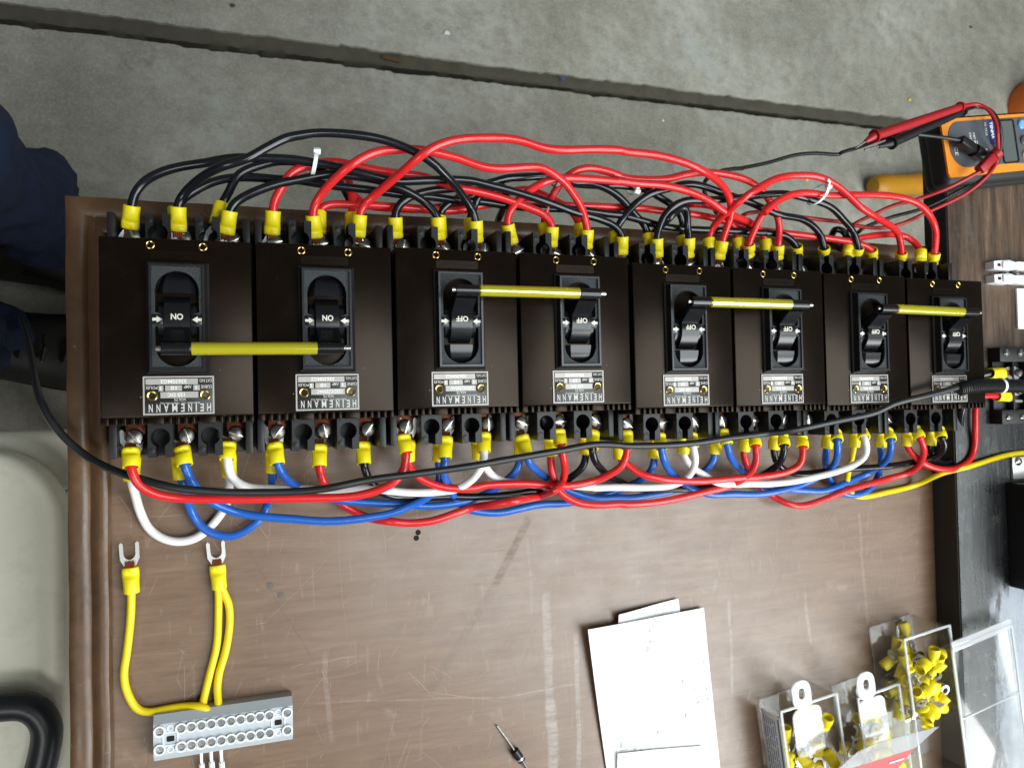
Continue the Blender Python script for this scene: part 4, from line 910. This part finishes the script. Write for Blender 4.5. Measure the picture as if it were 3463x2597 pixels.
p3, _ = sheet('folded_paper', [(327, -252.5), (400, -259.5), (408, -330), (325, -325)], 2.2, 1.6, 'white slip lying over the bottom of the folded paper', seed=2)
pm = MB()
def scrib(x, y, wd, ht, n=7):
    pts = []
    for i in range(n): pts.append(Vector((x + wd * (i / (n - 1)) + random.uniform(-.2, .2) * ht, y + random.uniform(-.5, .5) * ht, 0)))
    for a0, b0 in zip(pts, pts[1:]):
        d = (b0 - a0); d.normalize(); n_ = Vector((-d.y, d.x, 0)) * .19
        pm.add([a0 + n_, a0 - n_, b0 - n_, b0 + n_], [(0, 1, 2, 3)])
for (u, v, wd, ht) in ((2188, 2130, 1.6, 5), (2190, 2165, 2, 5), (2184, 2190, 1.4, 6), (2377, 2240, 2.5, 4), (2378, 2275, 2.5, 4), (2345, 2335, 5, 4), (2388, 2332, 2.4, 4), (2360, 2375, 3, 4), (2392, 2365, 2.6, 4),
                       (2318, 2420, 2, 4), (2225, 2490, 2, 8), (2310, 2305, 1.4, 4), (2140, 2540, 4, 5), (2100, 2515, 1.4, 7), (2240, 2560, 4, 6), (2120, 2565, 7, 3), (2165, 2540, 3, 4)):
    q = at(u, v, 3); scrib(q.x, q.y, wd, ht)
for (p0, p1) in (((2100, 2540), (2290, 2500)), ((2330, 2455), (2380, 2570)), ((2085, 2510), (2090, 2570)), ((2225, 2560), (2250, 2597))):
    a0, b0 = at(*p0, 3), at(*p1, 3)
    for k in range(5):
        s_, e_ = a0.lerp(b0, k / 5), a0.lerp(b0, k / 5 + .13); d = (e_ - s_).normalized(); n_ = Vector((-d.y, d.x, 0)) * .16; s_.z = e_.z = 0
        pm.add([s_ + n_, s_ - n_, e_ - n_, e_ + n_], [(0, 1, 2, 3)])
def sheet_z(x, y):
    v = (-158 - y) / 138; u = (x - (303.7 + 18 * v)) / 98; u = min(max(u, 0), 1); v = min(max(v, 0), 1)
    return 1.2 + 7 * (1 - v) ** 2 * (.35 + .65 * (1 - u)) + .6 * math.sin(5 * u + 3 * v) + .18
pm.v = [(x - ctr.x, y - ctr.y, sheet_z(x, y)) for x, y, z in pm.v]
tag(pm.build('pencil_marks', M_PENCIL, pp, smooth=False), kind='stuff')
#REST#
# ------------------------------------------------------------------ things on the dark plank
tb = empty('terminal_block', (720, 12, 25), 'black barrier terminal block screwed to the dark plank', 'terminal block')
B0 = Vector((720, 12, 25)); bl = lambda m, n, mt, **k: m.build(n, mt, tb, loc=-B0, **k)
m = MB(); m.box(683.5, 775, -21, 45, 25.1, 29, .4)
for y0, y1 in ((32.5, 45), (-21, -8.8)): m.box(683, 775, y0, y1, 25.2, 37, .6)
for x in (698, 715, 732, 749): m.box(x, x + 1.8, -9.5, 33, 28.5, 36.4, .3)
bl(m, 'housing', M_BASE)
for x in (690, 706.5, 723.5):
    for y in (39.8, -15.6):
        q = MB().lathe([(3.0, 36.8), (3.0, 37.8), (2.2, 38.7), (0, 39)], 18, Matrix.Translation((x, y, 0))); q.box(x - 2.7, x + 2.7, y - .4, y + .4, 38.6, 39.1); bl(q, 'block_screw', M_STEEL)
for x in (691, 707.5, 724):
    for y in (23, 7.6):
        bl(MB().box(x - 5, x + 5, y - 4.4, y + 4.4, 29, 30.4, .2), 'contact_plate', M_TIN)
        bl(MB().lathe([(3.4, 31.5), (3.4, 33), (2, 34.2), (0, 34.4)], 18, Matrix.Translation((x + 3.5, y, 0))), 'clamp_screw', M_SCREW)
wc = empty('wire_connector', (710, 110, 25), 'white nylon two-way wire connector on the plank\'s worn corner', 'connector')
for y in (116.6, 104.8):
    m = MB(); m.prism([(684, y - 3.6), (690, y - 4.2), (703, y - 4.4), (709, y - 3), (714, y - 3.6), (775, y - 3.6), (775, y + 3.6), (714, y + 3.6), (709, y + 3), (703, y + 4.6), (693, y + 4.0), (684, y + 3.0)], 25.1, 33.5)
    m.box(693, 706, y - 3.2, y + 3.2, 33.2, 35.2, .9); m.build('shell', M_ZIP, wc, loc=(-710, -110, -25))
    MB().box(688, 691.5, y - 1.3, y + 1.3, 33.3, 33.8).build('wire_port', M_HOLE, wc, loc=(-710, -110, -25))
for x in (703, 716): MB().lathe([(2.6, 25.2), (2.6, 31), (1.8, 31.8), (0, 32)], 14, Matrix.Translation((x, 110.7, 0))).build('screw', M_STEEL, wc, loc=(-710, -110, -25))
tag(MB().box(-1, 60, -18, 18, .15, 2.2, .6).build('label_plate', M_PAPER, None, loc=(719.5, 80, 25)), 'off-white plate lying on the plank at the right edge', 'plate')
br = empty('steel_bracket', (730, -60, 25), 'pale metal bracket with a screw on the plank at right', 'bracket')
MB().box(705.5, 775, -70, -50.5, 25.1, 27.4, .4).build('plate', M_TIN, br, loc=(-730, 60, -25))
MB().lathe([(3.8, 27.3), (3.8, 28.4), (2.6, 29.6), (0, 30)], 18, Matrix.Translation((711.5, -54.5, 0))).build('screw', M_STEEL, br, loc=(-730, 60, -25))
bb = empty('black_box', (735, -117, 25), 'tall matt black box standing on the plank at the right edge', 'box')
MB().box(698.9, 775, -163, -72.5, 25.2, 88, 1.2).build('case', M_BLACKBOX, bb, loc=(-735, 117, -25))

# ------------------------------------------------------------------ clamp-style meter with its test leads
MR = math.radians(8.6); MO = Vector((601.3, 226.7, 0))
mt = empty('multimeter', MO + Vector((0, 0, 27)), 'orange and black digital multimeter lying on the plank, upper right', 'multimeter', rz=MR)
ml = lambda m, n, mtl, par=None, **k: m.build(n, mtl, par or mt, loc=(0, 0, -27) if par is None else None, **k)
m = MB(); m.box(3.5, 160, -55.5, 4.5, 27, 46, 8); m.box(1, 160, -53.5, 3, 36, 55.6, 7); ml(m, 'holster', M_RUBBER, ang=50)
def inset(a, b, n=10):
    return a
fr = [(2, -3), (0, -6)]
outer = rrect(.6, 170, -47.6, -.4, 4); panel = [(170, -3.2)] + [(5.6 + 13 - 13 * math.sin(t), -3.2 - 13 + 13 * math.cos(t)) for t in [PI / 2 * i / 8 for i in range(9)]] + [(5.6 + 17 - 17 * math.cos(t), -40.8 + 17 - 17 * math.sin(t)) for t in [PI / 2 * i / 8 for i in range(9)]] + [(70, -40.8), (100, -42.5), (170, -42.5)]
ml(MB().prism(outer, 55.2, 57.0), 'orange_frame', M_ORANGE)
ml(MB().prism(panel[::-1], 56.9, 57.5), 'face_panel', M_GREY)
d_ = MB(); d_.prism(rrect(62, 80, -41, -4.5, 2.2), 57.4, 58.3, [rrect(63.2, 78.8, -39.8, -5.7, 1.6)]); ml(d_, 'display_frame', M_PLATE)
ml(MB().prism(rrect(63.2, 78.8, -39.8, -5.7, 1.6), 57.4, 57.7), 'display', M_LCD)
ml(MB().prism(rect(50.5, 57.5, -24, -3.4), 57.45, 57.6), 'brand_band', M_NAVYP)
for nm, y, c in (('blue_button', -9.5, (.16, .40, .75)), ('grey_button', -22.8, (.07, .07, .08)), ('yellow_button', -35.5, (.75, .50, .02))):
    ml(MB().lathe([(3.9, 57.3), (3.9, 58.6), (3.0, 59.4), (0, 59.6)], 22, Matrix.Translation((88.5, y, 0))), nm, mat(nm, c, .4))
tx = MB(); R90 = -PI / 2
put_text(tx, 'TENMA', 54.2, -12.5, 57.72, 14, 3.2, .02, R90); put_text(tx, '72-7224', 47.5, -11, 57.72, 11, 2.2, .01, R90)
put_text(tx, 'CAT III 300V', 33.4, -21, 57.72, 16, 2.0, .01, R90); put_text(tx, 'CAT II 600V', 29.2, -20.5, 57.72, 15, 2.0, .01, R90)
put_text(tx, 'CE', 11.6, -27, 57.72, 7, 3.4, .0, R90)
tx.box(35.5, 36, -26, -20, 57.6, 57.7); tx.box(26, 26.4, -24, -18, 57.6, 57.7)
for k in range(3): tx.lathe([(1.1, 57.7), (.6, 57.72)], 10, Matrix.Translation((38 + k * 3.4, -28 - (k % 2) * 3, 0)))
ml(tx, 'lettering', M_WHITEPRINT, smooth=False)
def lead(name, label, mtl, tip, guard, tail, zt, runs, plug, rad):
    a, b_, c_ = [Vector(at(*trace(t)[0][:2], z)) for t, z in zip((tip, guard, tail), zt)]
    R_ = empty('test_lead', b_, label, 'test lead'); O = b_; d = (c_ - b_).normalized()
    MB().cyl(a - O, (a - O) * .15, .75, 1.1, n=10).build('probe_tip', M_STEEL, R_)
    L_ = (c_ - b_).length; pr = [(a - O).lerp(Vector((0, 0, 0)), .55)] + [d * L_ * t for t in (0, .02, .06, .12, .5, .9, .97, 1.0)]
    MB().tube(pr, [1.6, 3.0, 3.4, 3.6, 3.7, 3.6, 3.0, 3.2, 2.0], 16).build('probe_handle', mtl, R_)
    MB().cyl(d * 1.0, d * 3.2, 5.2, 4.8, n=18).build('finger_guard', mtl, R_); MB().cyl(d * (L_ - 4), d * (L_ - 1), 4.2, 3.6, n=16).build('strain_relief', mtl, R_)
    for s in runs: MB().tube([p - O for p in spline(lift(trace(s), 66, 60, 30))], rad, 12).build('cable', mtl, R_)
    p0, p1, p2, r0, r1 = plug; p0, p1, p2 = [Vector(at(*trace(t)[0][:2], trace(t)[0][2])) - O for t in (p0, p1, p2)]
    x = (p1 - p0).normalized(); M_ = Matrix((x, Vector((0, 0, 1)).cross(x).normalized(), x.cross(Vector((0, 0, 1)).cross(x).normalized()))).transposed().to_4x4(); M_.translation = p0
    g = MB(); g.box(0, (p1 - p0).length, -r0, r0, -r0, r0, r0 * .35, M=M_); g.cyl(p1 - x * .5, p2, r1, r1 * .92, n=22); g.build('plug', mtl, R_, ang=40)
    return R_
lead('r', 'red test lead with its probe laid over the meter\'s corner', M_LEADRED, 'K 640 555', 'K 800 450', 'K 1640 165', (66, 68, 66),
     ['K 1635 165@66 1780 150@66 1880 200@70 1950 320@72 1965 450@72 1970 560@66 1965 660@60 1900 780@58 1700 960@50 1300 1160@40 1050 1270@34 E 1750 1000@32 1450 970@32 1290 930@32 1000 895@32 750 862@32 500 830@32 250 800@32 60 830@30 D 1850 1060@26 1720 1120@10 1650 1180@-10',
      'K 1800 775@72 1500 930@60 1200 1040@46 1000 1090@42 800 1180@38 620 1270@34 560 1340@20 520 1400@0'], ('K 1790 770@72', 'K 1935 625@74', 'K 1975 590@76', 3.6, 5.0), 1.55)
lead('b', 'black test lead whose probe lies under the red one', M_LEADBLACK, 'K 720 572', 'K 960 515', 'K 1660 205', (60, 61, 60),
     ['K 1660 200@60 1780 170@60 1880 190@64 1960 280@67 1992 400@68 1995 550@62 1930 760@54 1600 960@46 1300 1110@38 950 1210@34 700 1310@30 E 1490 1050@28 1400 1120@5 1370 1180@-15',
      'K 1610 485@66 1500 465@64 1350 445@63 1150 428@60 1000 440@56 800 500@40 640 560@30 500 600@24 E 1250 82@22 950 70@22 700 92@22 350 190@22 0 262@24 D 1900 440@26 1610 475@28 1440 570@28 1395 640@28 1405 730@28 1470 860@26 1540 970@20 1570 1040@0'], ('K 1610 480@66', 'K 1745 580@64', 'K 1840 640@63', 3.6, 5.4), 1.5)

# ------------------------------------------------------------------ things on the floor beyond the board
hd = empty('tool_handle', at(2960, 625, FZ + 22), 'amber rounded tool handle lying on the floor beyond the meter', 'handle')
O = Vector(hd.location) / S; c0 = at(2952, 632, FZ + 23); c1 = at(3130, 622, FZ + 23); dd = (c1 - c0)
MB().tube([c0 - O + dd * t for t in (-.02, 0, .06, .2, .45, .7, 1, 1.6, 2.2)], [5, 16, 21, 22.5, 20, 20, 23, 23, 20], 20).build('grip', M_ORANGE2, hd)
og = empty('orange_cap', at(3455, 345, FZ + 10), 'dark orange rounded cap on the floor at the right edge', 'cap')
O = Vector(og.location) / S; c0 = at(3462, 350, FZ)
MB().lathe([(62, 0), (64, 12), (58, 50), (44, 72), (20, 80), (0, 81)], 28, Matrix.Translation(c0 - O + Vector((14, -20, 0)))).build('shell', M_ORANGE3, og)

# ------------------------------------------------------------------ clear boxes of crimp terminals
def tray(name, label, org, rot, wd, dp, h, tab=None, th=1.3, mtl=None):
    T = empty(name, org, label, 'box', rz=math.radians(rot)); m = MB(); c = .3
    m.box(0, wd, -dp, 0, .15, th, c); m.box(0, wd, -th, 0, th - .05, h, c); m.box(0, wd, -dp, -dp + th, th - .05, h, c)
    m.box(0, th, -dp + th, -th, th - .05, h - .1, c); m.box(wd - th, wd, -dp + th, -th, th - .05, h - .1, c); m.build('shell', mtl or M_CLEAR, T)
    e = MB()
    for x0, x1, y0, y1 in ((-.9, wd + .9, -.9, 1.0), (-.9, wd + .9, -dp - 1, -dp + .9), (-1.0, .9, -dp, 0), (wd - .9, wd + 1.0, -dp, 0)): e.box(x0, x1, y0, y1, h - .2, h + 1.4, .4)
    e.build('rim', M_CLEARW, T)
    if tab is not None:
        g = MB(); sl = rrect(tab - 3.0, tab + 3.0, 4.5, 13.5, 2.9); g.prism(rrect(tab - 8.5, tab + 8.5, -3, 19, 7.3, 7), h + .2, h + 1.7, [sl]); g.build('hang_tab', M_CLEARW, T)
        g = MB(); g.prism(rrect(tab - 10, tab + 17, -40, -3.2, 6, 6), h - .6, h + .5); g.build('frosted_flap', M_GLARE, T)  # flap added below the tab, its haze painting the broad white glare
    return T
A_ = tray('terminal_box', 'clear open box with printed side label and hang tab, nearest the paper', at(2562, 2362, 0), 7, 53, 110, 28, 20)
lb = MB(); lb.box(-.45, -.15, -104, -6, 3, 26); lb.build('side_label', M_LABEL, A_)
li = MB(); li.box(-.6, -.44, -103, -8, 22.6, 24.2)
for k in range(6):
    y = -10
    while y > -100:
        l_ = random.uniform(3, 13); li.box(-.6, -.44, max(-102, y - l_), y, 18.6 - k * 2.6, 19.3 - k * 2.6); y -= l_ + 1.6
li.build('label_print', M_LABELINK, A_, smooth=False)
B_ = tray('terminal_box', 'narrow middle clear box with a hang tab, holding crimp terminals', at(2808, 2318, 0), 8, 42, 110, 30, 9)
C_ = tray('terminal_box', 'right clear box heaped with yellow terminals, its lid swung open', Vector((566, -189, 0)), 7, 48, 120, 38)
lid = MB(); hw = 76; lid.box(0, hw, -125, 0, 0, 1.3, .3); lid.box(0, hw, -2.2, -.8, -9, .1, .3)
ld = lid.build('lid', M_CLEAR, C_, loc=(42, -17, 42)); ld.rotation_euler = (0, math.radians(5), 0)
e = MB()
for x0, x1, y0, y1 in ((-.2, hw, -2.4, 1.6), (-.8, 1.4, -125, 0), (hw - 1.6, hw + .8, -125, 0), (0, hw, -58.4, -57)): e.box(x0, x1, y0, y1, .9, 2.6, .4)
e.box(0, hw, 1.4, 6.0, .6, 2.2, .4); e.build('lid_rim', M_CLEARW, ld)
b = MB(); b.prism(circ(0, -8.4, 4.9, 20)[::1], -.9, 0, [circ(0, -8.8, 2.6, 14)]); b.box(-2.6, 2.6, -4.5, .4, -1.1, .0, .3); RINGM = b.mesh('ring_tongue', M_RINGTIN)
def loose_terms(T, wd, dp, n, zmax, label, grp, yr):
    for i in range(n):
        x = random.uniform(11, wd - 11); y = -random.uniform(*yr); z = 5.6 + (zmax - 6) * (i / n) ** 1.1
        M_ = T.matrix_basis @ Matrix.Translation(Vector((x, y, z)) * S) @ Matrix.Rotation(random.uniform(0, 2 * PI), 4, 'Z') @ Matrix.Rotation(random.uniform(-.5, .5), 4, 'X') @ Matrix.Rotation(random.uniform(-.9, .9), 4, 'Y')
        r_ = bpy.data.objects.new('crimp_terminal', None); C.objects.link(r_); r_.empty_display_size = .01; r_.matrix_basis = M_
        tag(r_, label, 'terminal', grp); place('sleeve', DC['sleeve'], r_); place('tongue', RINGM if i % 3 else DC['tongue'], r_)
bpy.context.view_layer.update()
for t_ in (A_, B_, C_): t_.matrix_basis = Matrix.Translation(t_.location) @ Matrix.Rotation(t_.rotation_euler.z, 4, 'Z')
loose_terms(A_, 53, 110, 16, 24, 'yellow crimp terminal lying in the clear box nearest the paper', 'terminals in the labelled box', (16, 66))
loose_terms(B_, 42, 110, 22, 26, 'yellow crimp terminal in the narrow middle clear box', 'terminals in the middle box', (15, 72))
loose_terms(C_, 48, 120, 64, 36, 'yellow crimp terminal heaped in the right clear box with open lid', 'terminals in the lidded box', (16, 74))
bp = empty('blister_pack', at(3000, 2590, 44), 'red and clear blister pack leaning on the boxes at the bottom edge', 'package')
O = Vector(bp.location) / S
def poly(px, z0, th, nm, mtl, zs=None):
    P_ = [at(u, v, z) - O for (u, v), z in zip(px, zs or [z0] * len(px))]; n = len(P_); m = MB()
    m.add(P_ + [p - Vector((0, 0, th)) for p in P_], [tuple(range(n))[::-1], tuple(range(n, 2 * n))] + [(i, (i + 1) % n, n + (i + 1) % n, n + i) for i in range(n)]); return m.build(nm, mtl, bp, smooth=False)
poly([(2872, 2600), (3094, 2530), (3030, 2605), (2960, 2720), (2800, 2720)], 46, .8, 'red_card', M_REDCARD)
poly([(2790, 2640), (2895, 2545), (2960, 2512), (3178, 2455), (3094, 2530), (2872, 2600), (2800, 2700)], 48, .6, 'film', M_FILM)
poly([(3010, 2577), (3058, 2562), (3056, 2567), (3008, 2582)], 46.4, .2, 'print_line', M_WHITEPRINT)

# ------------------------------------------------------------------ cream seat with a black tube at the left
ch = empty('garden_chair', (-200, -170, -220), 'cream plastic seat with black tubular arm at the lower left', 'chair')
cl = lambda m, n, mtl, **k: m.build(n, mtl, ch, loc=(200, 170, 220), **k)
m = MB(); lay = [(0, -232), (0, -206), (2.5, -201.5), (7, -200), (13, -201), (17, -204), (22, -205)]
loops = []
for ins, z in lay: loops.append([(x, y, z) for x, y in rrect(-460 + ins, -70 - ins, -420 + ins, -22 - ins, max(60 - ins, 10), 9)])
n = len(loops[0]); vs = [p for l in loops for p in l]; fs = []
for k in range(len(loops) - 1):
    for i in range(n): j = (i + 1) % n; fs.append((k * n + i, k * n + j, (k + 1) * n + j, (k + 1) * n + i))
fs.append(tuple((len(loops) - 1) * n + i for i in range(n))); m.add(vs, fs); cl(m, 'seat', M_CREAM, ang=50)
m = MB(); m.box(-460, -45, -60, -8, -262, -236, 8); cl(m, 'seat_frame', M_CREAM, ang=50)
tp = [Vector((-420, -222, -188)), Vector((-250, -224, -186)), Vector((-120, -221, -186)), Vector((-92, -224, -186)), Vector((-80, -240, -186)), Vector((-82, -262, -187)), Vector((-92, -300, -188)), Vector((-112, -400, -192))]
cl(MB().tube(spline(tp, 5), 11.5, 20), 'arm_tube', M_TUBE)
for x, y in ((-430, -50), (-100, -60), (-430, -390), (-110, -390)): cl(MB().cyl((x, y, FZ + .5), (x, y, -230), 13, n=16), 'leg', M_TUBE)

# ------------------------------------------------------------------ person standing left of the board
pe = empty('person', (-190, 130, FZ), 'person in navy work trousers and dark boots standing left of the board', 'person')
PO = Vector((-190, 130, FZ))
me = bpy.data.meshes.new('trousers')
J = [(-330, 130, 300, 150), (-326, 130, 230, 160), (-300, 215, 170, 122), (-206, 232, -60, 96), (-166, 234, -250, 92), (-148, 228, -430, 86), (-150, 222, -560, 88),
     (-330, 50, 170, 108), (-250, 62, -60, 88), (-218, 78, -250, 80), (-206, 92, -470, 74), (-206, 98, -570, 76)]
ED = [(0, 1), (1, 2), (2, 3), (3, 4), (4, 5), (5, 6), (1, 7), (7, 8), (8, 9), (9, 10), (10, 11)]
me.from_pydata([tuple((Vector(j[:3]) - PO) * S) for j in J], ED, [])
bm = bmesh.new(); bm.from_mesh(me); sl = bm.verts.layers.skin.verify()
for v, j in zip(bm.verts, J): v[sl].radius = (j[3] * S * .62, j[3] * S * .62)
bm.verts.ensure_lookup_table(); bm.verts[1][sl].use_root = True; bm.to_mesh(me); bm.free(); me.materials.append(M_CLOTH)
tr = place('trousers', me, pe); sk = tr.modifiers.new('skin', 'SKIN'); sk.use_smooth_shade = True; ss = tr.modifiers.new('sub', 'SUBSURF'); ss.levels = ss.render_levels = 4
txr = bpy.data.textures.new('folds', 'CLOUDS'); txr.noise_scale = .11; dm = tr.modifiers.new('folds', 'DISPLACE'); dm.texture = txr; dm.strength = .075
tx2 = bpy.data.textures.new('creases', 'CLOUDS'); tx2.noise_scale = .035; tx2.noise_depth = 3; tx2.cloud_type = 'GRAYSCALE'; d2 = tr.modifiers.new('creases', 'DISPLACE'); d2.texture = tx2; d2.strength = .026
def boot(x, y, rz):
    b = MB(); n = 22; sec_ = [(-92, 30, 62), (-84, 38, 92), (-60, 41, 118), (-25, 41, 125), (10, 42, 112), (50, 45, 86), (95, 50, 70), (140, 50, 60), (175, 42, 52), (192, 24, 40), (196, 6, 26)]
    vs = []; fs = []
    for xx, hw_, h_ in sec_:
        for i in range(n):
            t = 2 * PI * i / n; vs.append((xx, hw_ * math.cos(t), 14 + (h_ - 14) * (.5 + .5 * math.sin(t)) ** .8))
    for k in range(len(sec_) - 1):
        for i in range(n): j = (i + 1) % n; fs.append((k * n + i, (k + 1) * n + i, (k + 1) * n + j, k * n + j))
    fs += [tuple(range(n)), tuple((len(sec_) - 1) * n + i for i in range(n))[::-1]]
    b.add(vs, fs); b.cyl((-40, 0, 80), (-52, 0, 190), 50, 58, n=24)
    o = b.build('boot', M_LEATHER, pe, loc=Vector((x, y, FZ)) - PO, ang=60); o.rotation_euler = (0, 0, rz)
    s_ = MB(); s_.prism([(-96, -34), (-70, -43), (0, -42), (60, -50), (130, -54), (180, -42), (200, -14), (200, 14), (180, 42), (130, 54), (60, 50), (0, 42), (-70, 43), (-96, 34)], .3, 20); s_.build('sole', M_RUBBER, o)
    e_ = MB()
    for k in range(4):
        for s in (-1, 1): e_.lathe([(2.6, 0), (2.6, 1.0), (1.4, 1.3)], 10, Matrix.Translation((35 + 22 * k, s * 15, 100 - 11 * k)))
    e_.build('eyelets', M_STEEL, o)
    lc = MB()
    for k in range(4): lc.tube([(35 + 22 * k, -16, 101 - 11 * k), (38 + 22 * k, 0, 107 - 11 * k), (35 + 22 * k, 16, 101 - 11 * k)], 3, 8)
    lc.build('laces', M_RUBBER, o)
boot(-165, 215, -.15); boot(-215, 92, -.1)
